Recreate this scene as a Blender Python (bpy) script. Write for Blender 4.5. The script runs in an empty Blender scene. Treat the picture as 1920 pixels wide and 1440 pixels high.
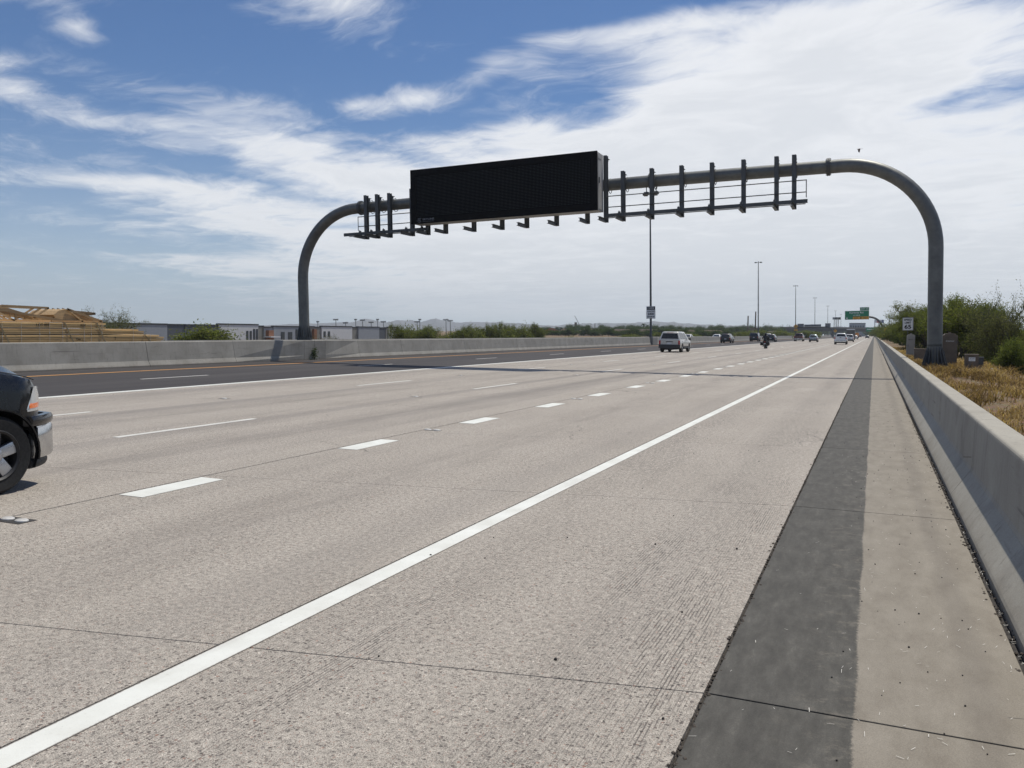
import bpy, bmesh, math, random
import numpy as np
from mathutils import Vector, Matrix
R_ = math.radians
SC = bpy.context.scene
COL = SC.collection
random.seed(7)

# ------------------------------------------------------------------ camera
CAM_H = 1.6334
def cam_setup():
    f, yaw, pitch, roll = 1580.0, -0.40459659, -0.06251385, 0.01046757
    F = Vector((math.sin(yaw)*math.cos(pitch), math.cos(yaw)*math.cos(pitch), math.sin(pitch)))
    Rt = Vector((math.cos(yaw), -math.sin(yaw), 0)); U = Rt.cross(F)
    c, s = math.cos(roll), math.sin(roll)
    right = Rt*c + U*s; up = -Rt*s + U*c
    m = Matrix((right, up, -F)).transposed().to_4x4(); m.translation = (0, 0, CAM_H)
    cd = bpy.data.cameras.new('camera'); cd.sensor_width = 36; cd.lens = 36*f/1920
    cd.clip_start = .05; cd.clip_end = 30000
    co = bpy.data.objects.new('camera', cd); COL.objects.link(co); co.matrix_world = m
    SC.camera = co
cam_setup()

# ------------------------------------------------------------------ light
SUN_DIR = Vector((.16, .40, 1.0)).normalized()
SUN_EL = math.asin(SUN_DIR.z); SUN_AZ = math.atan2(SUN_DIR.x, SUN_DIR.y)
sl = bpy.data.lights.new('sun', 'SUN'); sl.energy = 4.3; sl.angle = R_(.53); sl.color = (1, .945, .84)
so = bpy.data.objects.new('sun', sl); COL.objects.link(so)
so.rotation_euler = SUN_DIR.to_track_quat('Z', 'Y').to_euler(); so.location = (0, 0, 60)
SC.view_settings.view_transform = 'Standard'; SC.view_settings.look = 'None'
SC.view_settings.exposure = 0.0; SC.view_settings.gamma = 1; SC.view_settings.use_curve_mapping = False

# ------------------------------------------------------------------ node helper
class NT:
    def __init__(s, tree): s.t = tree; s.n = tree.nodes; s.l = tree.links
    def new(s, typ, **kw):
        n = s.n.new(typ)
        for k, v in kw.items(): setattr(n, k, v)
        return n
    def inp(s, n, i, v):
        if v is None: return
        if isinstance(v, bpy.types.NodeSocket): s.l.new(v, n.inputs[i])
        else:
            sk = n.inputs[i]
            if sk.type == 'RGBA' and len(v) == 3: v = (*v, 1)
            sk.default_value = v
    def math(s, op, a, b=None, c=None, clamp=False):
        n = s.new('ShaderNodeMath', operation=op, use_clamp=clamp)
        s.inp(n, 0, a); s.inp(n, 1, b); s.inp(n, 2, c); return n.outputs[0]
    def vmath(s, op, a, b=None):
        n = s.new('ShaderNodeVectorMath', operation=op); s.inp(n, 0, a); s.inp(n, 1, b); return n.outputs[0]
    def noise(s, vec, scale=5., detail=3., rough=.5, dist=0., out=0):
        n = s.new('ShaderNodeTexNoise'); s.inp(n, 'Vector', vec); s.inp(n, 'Scale', scale); s.inp(n, 'Detail', detail)
        s.inp(n, 'Roughness', rough); s.inp(n, 'Distortion', dist); return n.outputs[out]
    def voro(s, vec, scale, feature='F1', out='Distance', rand=1.):
        n = s.new('ShaderNodeTexVoronoi', feature=feature); s.inp(n, 'Vector', vec); s.inp(n, 'Scale', scale)
        s.inp(n, 'Randomness', rand); return n.outputs[out]
    def ramp(s, fac, stops, interp='LINEAR'):
        n = s.new('ShaderNodeValToRGB'); n.color_ramp.interpolation = interp; e = n.color_ramp.elements
        while len(e) < len(stops): e.new(.5)
        for k, (p, c) in enumerate(stops):
            e[k].position = p
            if not hasattr(c, '__len__'): c = (c, c, c)
            e[k].color = (*c, 1) if len(c) == 3 else c
        s.inp(n, 0, fac); return n.outputs[0]
    def mix(s, fac, a, b, blend='MIX'):
        n = s.new('ShaderNodeMix', data_type='RGBA', blend_type=blend)
        s.inp(n, 0, fac); s.inp(n, 6, a); s.inp(n, 7, b); return n.outputs[2]
    def mapping(s, vec, scale=(1, 1, 1), loc=(0, 0, 0), rot=(0, 0, 0), typ='POINT'):
        n = s.new('ShaderNodeMapping', vector_type=typ); s.inp(n, 0, vec); s.inp(n, 1, loc); s.inp(n, 2, rot); s.inp(n, 3, scale)
        return n.outputs[0]
    def sep(s, vec):
        n = s.new('ShaderNodeSeparateXYZ'); s.inp(n, 0, vec); return n.outputs
    def comb(s, x, y, z):
        n = s.new('ShaderNodeCombineXYZ'); s.inp(n, 0, x); s.inp(n, 1, y); s.inp(n, 2, z); return n.outputs[0]
    def mrange(s, v, a, b, c=0., d=1., smooth=True):
        n = s.new('ShaderNodeMapRange', interpolation_type='SMOOTHSTEP' if smooth else 'LINEAR')
        s.inp(n, 0, v); s.inp(n, 1, a); s.inp(n, 2, b); s.inp(n, 3, c); s.inp(n, 4, d); return n.outputs[0]
    def bump(s, h, strength=.3, dist=.01):
        n = s.new('ShaderNodeBump'); s.inp(n, 'Strength', strength); s.inp(n, 'Distance', dist); s.inp(n, 'Height', h); return n.outputs[0]

# ------------------------------------------------------------------ sky
def make_world():
    w = bpy.data.worlds.new('World'); SC.world = w; w.use_nodes = True
    T = NT(w.node_tree); T.n.clear()
    sky = T.new('ShaderNodeTexSky', sky_type='NISHITA'); sky.sun_disc = False
    sky.sun_elevation = SUN_EL; sky.sun_rotation = SUN_AZ
    sky.air_density = 1.0; sky.dust_density = .35; sky.ozone_density = 3.0; sky.altitude = 350
    d = T.new('ShaderNodeTexCoord').outputs['Generated']
    x, y, z = T.sep(d)
    zc = T.math('MAXIMUM', z, .0)
    # directions in degrees: azimuth from the road axis, elevation
    az = T.math('MULTIPLY', T.math('ARCTAN2', x, y), 57.2958)
    el = T.math('MULTIPLY', T.math('ARCSINE', zc), 57.2958)
    # flat cloud sheet projection
    inv = T.math('DIVIDE', 1., T.math('ADD', zc, .06))
    P = T.comb(T.math('MULTIPLY', x, inv), T.math('MULTIPLY', y, inv), 0.)
    wn = T.noise(P, .9, 4, .55, out=1)
    warp = T.vmath('SUBTRACT', wn, (.5, .5, .5))
    uv = T.vmath('ADD', T.comb(az, el, 0.), T.vmath('MULTIPLY', warp, (9., 5., 0.)))
    cov = None
    def blob(u, v, su, sv, rot, amp):
        nonlocal cov
        m = T.mapping(uv, (su, sv, 1), (u, v, 0), (0, 0, R_(rot)), 'TEXTURE')
        g = T.new('ShaderNodeTexGradient', gradient_type='SPHERICAL'); T.inp(g, 0, m)
        a = T.math('MULTIPLY', g.outputs['Fac'], amp)
        cov = a if cov is None else T.math('ADD', cov, a)
    for b in SKY_BLOBS: blob(*b)
    big = T.noise(P, .22, 3, .5)
    cov = T.math('ADD', T.math('ADD', cov, T.mrange(el, 22., 45., 0., .2)), T.math('MULTIPLY', T.math('SUBTRACT', big, .5), .55))
    # fibrous cirrus: stretched noise along the wind
    Pw = T.vmath('ADD', P, T.vmath('MULTIPLY', warp, (.9, .9, 0.)))
    rot = T.mapping(Pw, (1, 1, 1), (0, 0, 0), (0, 0, R_(28)))
    fib = T.noise(T.mapping(rot, (.8, 2.1, 1)), 1.9, 10, .66, .5)
    puff = T.noise(Pw, 2.6, 9, .64, .25)
    tex = T.math('ADD', T.math('MULTIPLY', fib, .5), T.math('MULTIPLY', puff, .5))
    dens = T.math('ADD', cov, T.math('MULTIPLY', T.math('SUBTRACT', tex, .5), 2.7))
    a = T.mrange(dens, .0, 1.05)
    a = T.math('MULTIPLY', a, T.mrange(z, -.005, .03))
    # cloud colour: bright where thin and sunlit, greyer where thick
    thick = T.mrange(T.math('ADD', dens, T.math('MULTIPLY', T.math('SUBTRACT', puff, .5), 1.6)), .7, 1.9)
    cc = T.mix(thick, (CL*1.0, CL*1.01, CL*1.03), (CL*.87, CL*.89, CL*.92))
    # pale band of dry air hanging over the horizon
    hz = T.math('POWER', T.math('SUBTRACT', 1., T.math('MINIMUM', T.math('MULTIPLY', zc, 3.2), 1.)), 2.5)
    base = T.mix(T.math('MULTIPLY', hz, .72), SKY_TINT(T, sky.outputs[0]), (CL*.80, CL*.86, CL*.90))
    col = T.mix(T.math('MULTIPLY', a, .93), base, cc)
    bg = T.new('ShaderNodeBackground'); T.inp(bg, 0, col); bg.inputs[1].default_value = .10
    o = T.new('ShaderNodeOutputWorld'); T.l.new(bg.outputs[0], o.inputs[0])
CL = 9.5
def SKY_TINT(T, s): return T.mix(1., s, (.40, .60, .82), 'MULTIPLY')
# azimuth, elevation, half widths, slope, amount of cloud
SKY_BLOBS = [(-3, 15, 24, 10, 8, 1.35), (-16, 12, 22, 6, 12, .8), (0, 5, 44, 8, 2, 1.5), (-18, 3.5, 34, 5.5, 0, .95),
             (-37, 11.5, 13, 2.6, -14, .9), (-27, 10.5, 18, 3, 3, .8), (-46, 8.0, 14, 1.5, -8, .75), (-36, 6.4, 16, 2.0, -8, .7),
             (-53, 19, 7.5, 1.8, 3, 1.0), (-38.5, 21.2, 9, 3.4, -14, 1.15), (-52, 13.4, 6, 1.6, -12, .5), (-44, 4.2, 10, .9, -4, .55),
             (-29, 15.3, 4.5, 1.7, 10, .8), (-33.5, 14.4, 3, 1.2, 0, .75), (-49.5, 16.8, 3, 1.3, -20, .6), (-41, 8.8, 5, 1.1, -12, .6), (-33, 4.8, 8, .8, 0, .5), (-24, 17.5, 5, 1.3, 10, .45), (-14, 19, 7, 2, 10, .4), (-18.6, 15.4, 6, 2.0, 10, -.7), (-10, 20.6, 13, 1.6, 4, -.6), (-20, 18.6, 9, 1.6, 8, .35), (-47, 12.5, 8, 1.2, -8, .35), (-31, 18.5, 9, 1.4, 12, .3), (7, 19.5, 6, 3, 0, -.55), (-22, 20, 7, 3, 0, -.35), (-44, 17, 16, 6, 0, -.18), (-30, 18.5, 9, 3.5, 20, -.2), (5.5, 14.2, 8, 1.2, 5, -.75), (-8, 20.5, 10, 1.6, 0, -.3),
             (60, 20, 70, 30, 0, .45), (180, 30, 90, 40, 0, .25), (-120, 30, 60, 40, 0, .1)]
make_world()

# ------------------------------------------------------------------ materials
MATS = {}
def newmat(name):
    m = bpy.data.materials.new(name); m.use_nodes = True; T = NT(m.node_tree); T.n.clear()
    b = T.new('ShaderNodeBsdfPrincipled'); o = T.new('ShaderNodeOutputMaterial'); T.l.new(b.outputs[0], o.inputs[0])
    MATS[name] = m; return m, T, b
def pm(name, col, rough=.7, metal=0., var=.18, scale=6., bump=0., bscale=None, col2=None, spec=.5, coat=0., world=False, trans=0., emit=0):
    m, T, b = newmat(name)
    vec = T.new('ShaderNodeNewGeometry').outputs['Position'] if world else T.new('ShaderNodeTexCoord').outputs['Object']
    n = T.noise(vec, scale, 4, .6)
    c2 = col2 if col2 else tuple(min(1, c*(1+var)) for c in col)
    c1 = col if col2 else tuple(c*(1-var) for c in col)
    T.inp(b, 'Base Color', T.ramp(n, [(.3, c1), (.7, c2)]))
    T.inp(b, 'Roughness', T.mrange(T.noise(vec, scale*2.3, 2), .3, .7, max(0, rough-.08), min(1, rough+.08)))
    b.inputs['Metallic'].default_value = metal; b.inputs['Specular IOR Level'].default_value = spec
    if coat: b.inputs['Coat Weight'].default_value = coat; b.inputs['Coat Roughness'].default_value = .06
    if trans: b.inputs['Transmission Weight'].default_value = trans
    if bump: T.inp(b, 'Normal', T.bump(T.noise(vec, bscale or scale*6, 4, .6), bump, .01))
    return m
def position(T): return T.new('ShaderNodeNewGeometry').outputs['Position']

def mat_pavement():
    m, T, b = newmat('pavement_concrete'); P = position(T)
    x, y, z = T.sep(P)
    big = T.noise(P, .35, 4, .6); mid = T.noise(T.mapping(P, (1.6, .25, 1)), 1.1, 4, .6)
    base = T.ramp(T.math('ADD', T.math('MULTIPLY', big, .5), T.math('MULTIPLY', mid, .5)), [(.3, (.31, .284, .249)), (.55, (.365, .336, .297)), (.75, (.412, .38, .34))])
    # exposed aggregate: one stone per cell, only some cells show
    def stones(scale, seed, frac, lo, hi, size):
        v = T.new('ShaderNodeTexVoronoi', feature='F1'); T.inp(v, 'Vector', T.mapping(P, (1, 1, 1), (seed, seed*1.7, 0))); T.inp(v, 'Scale', scale)
        rn = T.sep(v.outputs['Color'])
        edge = T.mrange(T.math('ADD', v.outputs['Distance'], T.math('MULTIPLY', T.noise(P, scale*3, 1), .12)), size, size+.13, 1., 0.)
        on = T.math('MULTIPLY', edge, T.math('LESS_THAN', rn[0], frac))
        c = T.ramp(rn[1], [(.0, lo), (.55, (.17, .145, .13)), (.74, (.2, .19, .18)), (.84, (.30, .17, .125)), (.9, (.42, .38, .34)), (1., hi)])
        return on, c
    worn = T.mrange(T.noise(T.mapping(P, (1., .16, 1)), .8, 3, .55), .36, .62)       # wheel paths show more stone
    o1, c1 = stones(42., 3., .62, (.06, .054, .05), (.62, .57, .5), .30)
    col = T.mix(T.math('MULTIPLY', o1, T.math('ADD', .3, T.math('MULTIPLY', worn, .65))), base, c1)
    o3, c3 = stones(130., 5., .8, (.075, .068, .062), (.56, .52, .46), .34)
    col = T.mix(T.math('MULTIPLY', o3, .85), col, c3)
    o2, c2 = stones(75., 9., .72, (.055, .05, .047), (.6, .56, .5), .28)
    col = T.mix(T.math('MULTIPLY', o2, .72), col, c2)
    # fine sand speckle
    col = T.mix(.75, col, T.ramp(T.noise(P, 190., 3, .75), [(.34, (.12, .12, .12)), (.66, (.86, .85, .84))]), 'OVERLAY')
    col = T.mix(.5, col, T.ramp(T.noise(P, 26., 5, .72), [(.34, (.2, .2, .2)), (.66, (.78, .77, .76))]), 'OVERLAY')
    # tined grooves running along the road, left in patches
    xi = T.math('DIVIDE', T.math('ADD', x, T.math('MULTIPLY', T.noise(P, .7, 2), .03)), .019); gr = T.math('ABSOLUTE', T.math('SUBTRACT', T.math('FRACT', xi), .5))
    patch = T.mrange(T.noise(T.mapping(P, (.9, .22, 1), (4.3, 1.2, 0)), 1.3, 3, .55), .47, .62)
    near = T.math('ADD', T.mrange(T.math('ABSOLUTE', T.math('SUBTRACT', x, -2.55)), .1, .45, .9, .0), T.mrange(T.math('ABSOLUTE', T.math('SUBTRACT', x, -1.15)), .15, .5, .9, .0))
    brk = T.mrange(T.noise(T.comb(T.math('MULTIPLY', T.math('FLOOR', xi), 7.31), T.math('MULTIPLY', y, 5.), 0.), 1., 3, .6), .40, .56)
    gm = T.math('MULTIPLY', T.math('MULTIPLY', T.mrange(gr, .11, .2, 1., 0.), brk), T.math('MINIMUM', T.math('ADD', T.math('MULTIPLY', patch, T.math('ADD', near, .18)), T.math('MULTIPLY', near, .38)), .72))
    col = T.mix(gm, col, (.055, .048, .045))
    # rubber darkened wheel tracks and old drips
    tr = T.mrange(T.noise(T.mapping(P, (1.25, .02, 1), (0, 3, 0)), 1., 2), .48, .72, 0., .42)
    far = T.mrange(x, -5., -9.)
    col = T.mix(T.math('MULTIPLY', tr, T.math('ADD', .35, T.math('MULTIPLY', far, .65))), col, (.13, .12, .115))
    # oil-stained lane centres
    drip = None
    for xc in (-4.9, -8.6, -12.2, -15.85):
        g = T.mrange(T.math('ABSOLUTE', T.math('SUBTRACT', x, xc)), .05, .75, 1., 0.); drip = g if drip is None else T.math('ADD', drip, g)
    dn = T.mrange(T.noise(T.mapping(P, (2.2, .3, 1)), 1.6, 6, .7), .38, .7, .06, .34)
    col = T.mix(T.math('MULTIPLY', drip, dn), col, (.12, .105, .095))
    spot = T.mrange(T.voro(T.mapping(P, (1., .6, 1), (2.2, .4, 0)), 1.1), .03, .07, .3, 0.); col = T.mix(T.math('MULTIPLY', spot, T.mrange(T.noise(P, 9., 4), .4, .6)), col, (.09, .08, .075))
    # hairline cracks
    cr = T.new('ShaderNodeTexVoronoi', feature='DISTANCE_TO_EDGE'); T.inp(cr, 'Vector', T.vmath('ADD', P, T.vmath('MULTIPLY', T.noise(P, 1.4, 5, .6, out=1), (.9, .9, 0.)))); T.inp(cr, 'Scale', .16)
    ck = T.math('MULTIPLY', T.mrange(cr.outputs['Distance'], .0006, .0016, 1., 0.), T.mrange(T.noise(P, .5, 2), .52, .58)); col = T.mix(T.math('MULTIPLY', ck, .75), col, (.06, .055, .05))
    T.inp(b, 'Base Color', col); b.inputs['Roughness'].default_value = .82; b.inputs['Specular IOR Level'].default_value = .3
    h = T.math('ADD', T.noise(P, 120., 3, .7), T.math('MULTIPLY', T.math('ADD', o1, gm), -.7))
    T.inp(b, 'Normal', T.bump(h, .55, .005)); return m
mat_pavement()

def mat_gutter():
    m, T, b = newmat('gutter_concrete'); P = position(T); x, y, z = T.sep(P)
    n = T.noise(T.mapping(P, (2.4, .9, 1)), 2.4, 9, .68)
    tan = T.ramp(n, [(.28, (.16, .138, .11)), (.45, (.205, .182, .148)), (.75, (.262, .236, .196))])
    dark = T.ramp(T.noise(T.mapping(P, (2.6, .7, 1)), 4.2, 12, .74), [(.28, (.038, .036, .032)), (.46, (.058, .055, .048)), (.6, (.08, .076, .067)), (.75, (.14, .132, .114))])
    wob = T.math('ADD', T.math('MULTIPLY', T.math('SUBTRACT', T.noise(P, 40., 5, .7), .5), .05), T.math('MULTIPLY', T.math('SUBTRACT', T.noise(P, 1.3, 2), .5), .04))
    dx = T.math('ADD', x, wob)
    k = T.mrange(dx, -.032, -.016, 1., 0.)
    rub = T.mrange(T.noise(T.mapping(P, (2.2, 2.6, 1)), 3.2, 12, .78), .5, .66, 0., .4)   # scuffed paler toward the seam
    k = T.math('MULTIPLY', k, T.math('SUBTRACT', 1., T.math('MULTIPLY', rub, T.mrange(x, -.42, -.1))))
    col = T.mix(k, tan, dark)
    wet = T.mrange(T.math('ABSOLUTE', T.math('SUBTRACT', T.math('ADD', x, T.math('MULTIPLY', T.noise(P, .8, 3), .25)), .62)), .02, .12, .3, 0.)
    col = T.mix(wet, col, (.12, .105, .09))
    sp = T.voro(P, 130.); col = T.mix(T.mrange(sp, .1, .2, .35, 0.), col, (.09, .08, .07))
    col = T.mix(.4, col, T.ramp(T.noise(P, 170., 2, .7), [(.3, (.25, .25, .25)), (.7, (.72, .72, .72))]), 'OVERLAY')
    T.inp(b, 'Base Color', col); b.inputs['Roughness'].default_value = .78; b.inputs['Specular IOR Level'].default_value = .35
    T.inp(b, 'Normal', T.bump(T.noise(P, 60., 6, .7), .22, .005)); return m
mat_gutter()

def mat_asphalt():
    m, T, b = newmat('asphalt'); P = position(T)
    n = T.noise(T.mapping(P, (1., .06, 1)), .9, 4, .6)
    c = T.ramp(n, [(.3, (.042, .038, .038)), (.55, (.056, .051, .05)), (.8, (.078, .071, .068))])
    c = T.mix(.5, c, T.ramp(T.noise(P, 60., 3, .7), [(.3, (.3, .3, .3)), (.7, (.65, .65, .65))]), 'OVERLAY')
    T.inp(b, 'Base Color', c); b.inputs['Roughness'].default_value = .85; b.inputs['Specular IOR Level'].default_value = .25
    T.inp(b, 'Normal', T.bump(T.noise(P, 70., 3, .7), .3, .006)); return m
mat_asphalt()

def mat_barrier(name, lo, hi, streak):
    m, T, b = newmat(name); P = position(T); x, y, z = T.sep(P)
    n = T.noise(P, .9, 5, .62)
    c = T.ramp(n, [(.28, lo), (.52, tuple((a+d)/2 for a, d in zip(lo, hi))), (.75, hi)])
    st = T.mrange(T.noise(T.mapping(P, (5., 5., .4)), 2.6, 6, .66), .52, .76, 0., streak)
    c = T.mix(st, c, (.085, .08, .075))
    bl = T.mrange(T.noise(T.mapping(P, (1, 1, 1.5), (7, 2, 0)), 1.4, 4, .6), .54, .7, 0., .28)
    c = T.mix(bl, c, (.14, .125, .105))
    c = T.mix(.3, c, T.ramp(T.noise(P, 90., 2, .7), [(.3, (.3, .3, .3)), (.7, (.68, .68, .68))]), 'OVERLAY')
    sc = T.math('MULTIPLY', T.mrange(T.noise(T.mapping(P, (1., .3, 9.), (3, 8, 1)), 1.6, 5, .65), .60, .70, 0., .5), T.mrange(z, .12, .3)); c = T.mix(sc, c, (.075, .07, .068))
    dt = T.math('MULTIPLY', T.mrange(T.math('ADD', z, T.math('MULTIPLY', T.noise(P, 4., 5, .65), .22)), .08, .26, 1., 0.), .5); c = T.mix(dt, c, (.15, .115, .08))
    pin = T.voro(P, 22.); c = T.mix(T.mrange(pin, .03, .07, .5, 0.), c, (.08, .075, .07))
    T.inp(b, 'Base Color', c); b.inputs['Roughness'].default_value = .8; b.inputs['Specular IOR Level'].default_value = .3
    T.inp(b, 'Normal', T.bump(T.noise(P, 45., 6, .65), .2, .005)); return m
mat_barrier('barrier_concrete', (.29, .27, .228), (.385, .363, .312), .42)
mat_barrier('median_concrete', (.205, .196, .178), (.30, .289, .265), .4)

def mat_steel(name, c1, c2, rough=.5, metal=.55):
    m, T, b = newmat(name); v = T.new('ShaderNodeTexCoord').outputs['Object']
    sp = T.voro(v, 18., out='Color'); n = T.noise(v, 2.2, 4, .6)
    c = T.mix(.3, T.ramp(n, [(.3, c1), (.7, c2)]), sp, 'SOFT_LIGHT')
    T.inp(b, 'Base Color', T.mix(.8, sp, c)) if False else T.inp(b, 'Base Color', T.mix(.12, T.ramp(n, [(.3, c1), (.7, c2)]), T.ramp(T.sep(sp)[0], [(0, c1), (1, c2)])))
    b.inputs['Metallic'].default_value = metal; b.inputs['Roughness'].default_value = rough
    T.inp(b, 'Normal', T.bump(T.noise(v, 30., 3), .06, .004)); return m
mat_steel('galvanised', (.112, .117, .113), (.185, .19, .18), .5, .45)
mat_steel('galvanised_dark', (.075, .08, .083), (.118, .124, .126), .58, .4)

def mat_ledface():
    m, T, b = newmat('led_face'); v = T.new('ShaderNodeTexCoord').outputs['Object']; x, y, z = T.sep(v)
    fx = T.math('SUBTRACT', T.math('FRACT', T.math('DIVIDE', x, .066)), .5); fz = T.math('SUBTRACT', T.math('FRACT', T.math('DIVIDE', z, .066)), .5)
    d = T.math('SQRT', T.math('ADD', T.math('MULTIPLY', fx, fx), T.math('MULTIPLY', fz, fz)))
    k = T.mrange(d, .2, .3, 1., 0.)
    T.inp(b, 'Base Color', T.mix(k, (.003, .0034, .004), (.05, .055, .06)))
    T.inp(b, 'Roughness', T.mrange(k, 0., 1., .9, .5)); b.inputs['Specular IOR Level'].default_value = .12
    T.inp(b, 'Normal', T.bump(k, .6, .01)); return m
mat_ledface()

def mat_wood(name, c1, c2, grey=.3):
    m, T, b = newmat(name); P = position(T); oi = T.new('ShaderNodeObjectInfo')
    v = T.vmath('ADD', P, T.comb(0., T.math('MULTIPLY', oi.outputs['Random'], 37.), 0.))
    g = T.noise(T.mapping(v, (14., .5, 22.)), 1.6, 5, .6)
    c = T.ramp(g, [(.25, c1), (.6, c2), (.8, tuple(min(1, q*1.25) for q in c2))])
    t = T.ramp(oi.outputs['Random'], [(0, (.42, .42, .42)), (.5, (.95, .93, .9)), (1, (1.35, 1.3, 1.2))])
    c = T.mix(1., c, t, 'MULTIPLY')
    kn = T.mrange(T.noise(T.mapping(v, (2, .7, 5)), 2.4, 3), .62, .72, 0., grey); c = T.mix(kn, c, (.16, .11, .07))
    T.inp(b, 'Base Color', c); b.inputs['Roughness'].default_value = .75; return m
mat_wood('lumber', (.39, .25, .105), (.74, .52, .25), .5); mat_wood('truss_wood', (.24, .16, .085), (.42, .3, .165))

def mat_leaf(name, c1, c2, c3):
    m = bpy.data.materials.new(name); m.use_nodes = True; T = NT(m.node_tree); T.n.clear(); MATS[name] = m
    g = T.new('ShaderNodeNewGeometry'); v = T.new('ShaderNodeTexCoord').outputs['Object']
    r = T.math('ADD', T.math('MULTIPLY', g.outputs['Random Per Island'], .5), T.math('MULTIPLY', T.mrange(T.noise(v, .9, 4, .6), .33, .67), .5))
    c = T.ramp(r, [(.2, c1), (.5, c2), (.8, c3)])
    d = T.new('ShaderNodeBsdfDiffuse'); T.inp(d, 0, c); t = T.new('ShaderNodeBsdfTranslucent'); T.inp(t, 0, T.mix(1., c, (1.5, 1.5, .8), 'MULTIPLY'))
    mx = T.new('ShaderNodeMixShader'); mx.inputs[0].default_value = .38; T.l.new(d.outputs[0], mx.inputs[1]); T.l.new(t.outputs[0], mx.inputs[2])
    o = T.new('ShaderNodeOutputMaterial'); T.l.new(mx.outputs[0], o.inputs[0]); return m
mat_leaf('leaf_mesquite', (.075, .098, .028), (.125, .152, .048), (.185, .21, .075))
mat_leaf('leaf_olive', (.08, .1, .028), (.125, .148, .046), (.185, .2, .07))
mat_leaf('leaf_dark', (.028, .048, .016), (.048, .075, .026), (.075, .1, .036))
mat_leaf('leaf_sparse', (.08, .09, .045), (.12, .13, .065), (.17, .17, .09))
mat_leaf('dry_grass', (.105, .072, .042), (.235, .162, .086), (.40, .30, .165))

def mat_ground():
    m, T, b = newmat('dry_ground'); P = position(T)
    n = T.noise(P, .25, 5, .6); f = T.noise(P, 7., 5, .7); r = T.voro(P, 9., out='Color')
    c = T.ramp(n, [(.3, (.17, .125, .082)), (.55, (.225, .168, .11)), (.75, (.29, .22, .145))])
    c = T.mix(.5, c, T.ramp(f, [(.25, (.18, .18, .18)), (.75, (.42, .40, .38))]), 'OVERLAY')
    c = T.mix(.16, c, r, 'SOFT_LIGHT')
    T.inp(b, 'Base Color', c); b.inputs['Roughness'].default_value = .95; b.inputs['Specular IOR Level'].default_value = .1
    T.inp(b, 'Normal', T.bump(f, .5, .06)); return m
mat_ground()

def mat_paint_line(name, c, xc=None, hw=0):
    m, T, b = newmat(name); P = position(T)
    wear = T.mrange(T.noise(P, 34., 6, .75), .58, .74, 0., .6); dirt = T.noise(P, 2.4, 4, .6)
    cc = T.mix(1., T.ramp(dirt, [(.3, (.82, .81, .79)), (.7, (1, 1, 1))]), c, 'MULTIPLY')
    fin = T.mix(wear, cc, (.33, .3, .28))
    if xc is not None:
        e = T.math('ADD', T.math('ABSOLUTE', T.math('SUBTRACT', T.sep(P)[0], xc)), T.math('MULTIPLY', T.noise(P, 60., 4, .7), .016))
        fin = T.mix(T.mrange(e, hw+.001, hw+.004, 0., .9), fin, (.27, .24, .215))
        fin = T.mix(T.mrange(T.noise(T.mapping(P, (3., .5, 1)), 1.5, 5, .6), .5, .75, 0., .28), fin, (.36, .33, .30))
    T.inp(b, 'Base Color', fin); b.inputs['Roughness'].default_value = .65
    T.inp(b, 'Normal', T.bump(T.noise(P, 140., 2), .15, .003)); return m
mat_paint_line('line_white', (.70, .71, .67)); mat_paint_line('edge_white', (.70, .71, .67), -2.965, .0805); mat_paint_line('line_white_thin', (.62, .61, .57)); mat_paint_line('line_yellow', (.62, .30, .06))

pm('joint_filler', (.035, .031, .028), .95, var=.3, scale=40, world=True)
pm('joint_dirt', (.075, .062, .05), .95, var=.4, scale=30, world=True, bump=.4)
pm('bark', (.085, .068, .05), .9, var=.35, scale=9, bump=.4)
pm('bark_green', (.075, .075, .04), .9, var=.35, scale=9, bump=.3)
pm('stucco_white', (.56, .57, .58), .85, var=.05, scale=2)
pm('stucco_grey', (.27, .29, .32), .85, var=.06, scale=2)
pm('stucco_slate', (.085, .095, .11), .85, var=.08, scale=2)
pm('stucco_olive', (.21, .205, .185), .85, var=.06, scale=2)
pm('coping', (.035, .038, .045), .6)
pm('corten', (.24, .11, .06), .8, var=.25)
pm('stucco_tan', (.55, .40, .28), .9, var=.1, scale=1.)
pm('stucco_pink', (.50, .30, .21), .9, var=.1, scale=1.)
pm('roof_tile', (.36, .17, .10), .85, var=.25, scale=3.)
pm('roof_pale', (.56, .42, .31), .85, var=.12, scale=3.)
pm('glass_dark', (.012, .014, .016), .08, spec=.6, var=.1)
pm('glass_building', (.05, .06, .07), .12, spec=.6, var=.15)
pm('rubber', (.012, .012, .012), .8, var=.3, scale=20, bump=.2)
pm('alloy', (.42, .43, .45), .32, metal=.8, var=.06)
pm('alloy_dark', (.03, .03, .032), .5, metal=.4)
pm('chrome', (.55, .56, .57), .16, metal=1., var=.04)
pm('black_paint', (.004, .0045, .006), .3, var=.1, coat=.55, spec=.2)
pm('black_trim', (.014, .014, .015), .6, var=.2, scale=20)
pm('silver_paint', (.50, .49, .46), .32, metal=.25, var=.03, coat=.6)
pm('white_paint', (.66, .67, .68), .35, var=.03, coat=.6)
pm('navy_paint', (.014, .02, .036), .3, var=.1, coat=.8)
pm('maroon_paint', (.075, .016, .018), .3, var=.1, coat=.8)
pm('bluesilver_paint', (.27, .33, .37), .32, metal=.3, var=.03, coat=.6)
pm('charcoal_paint', (.02, .022, .025), .35, var=.1, coat=.7)
pm('cladding', (.035, .037, .04), .7, var=.1)
pm('box_brown', (.085, .078, .072), .7, var=.15)
pm('tail_red', (.35, .012, .015), .25, var=.1, coat=.5)
pm('amber', (.75, .17, .03), .2, var=.1, coat=.8)
pm('lamp_clear', (.55, .58, .6), .12, metal=.45, var=.1, coat=1.)
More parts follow.
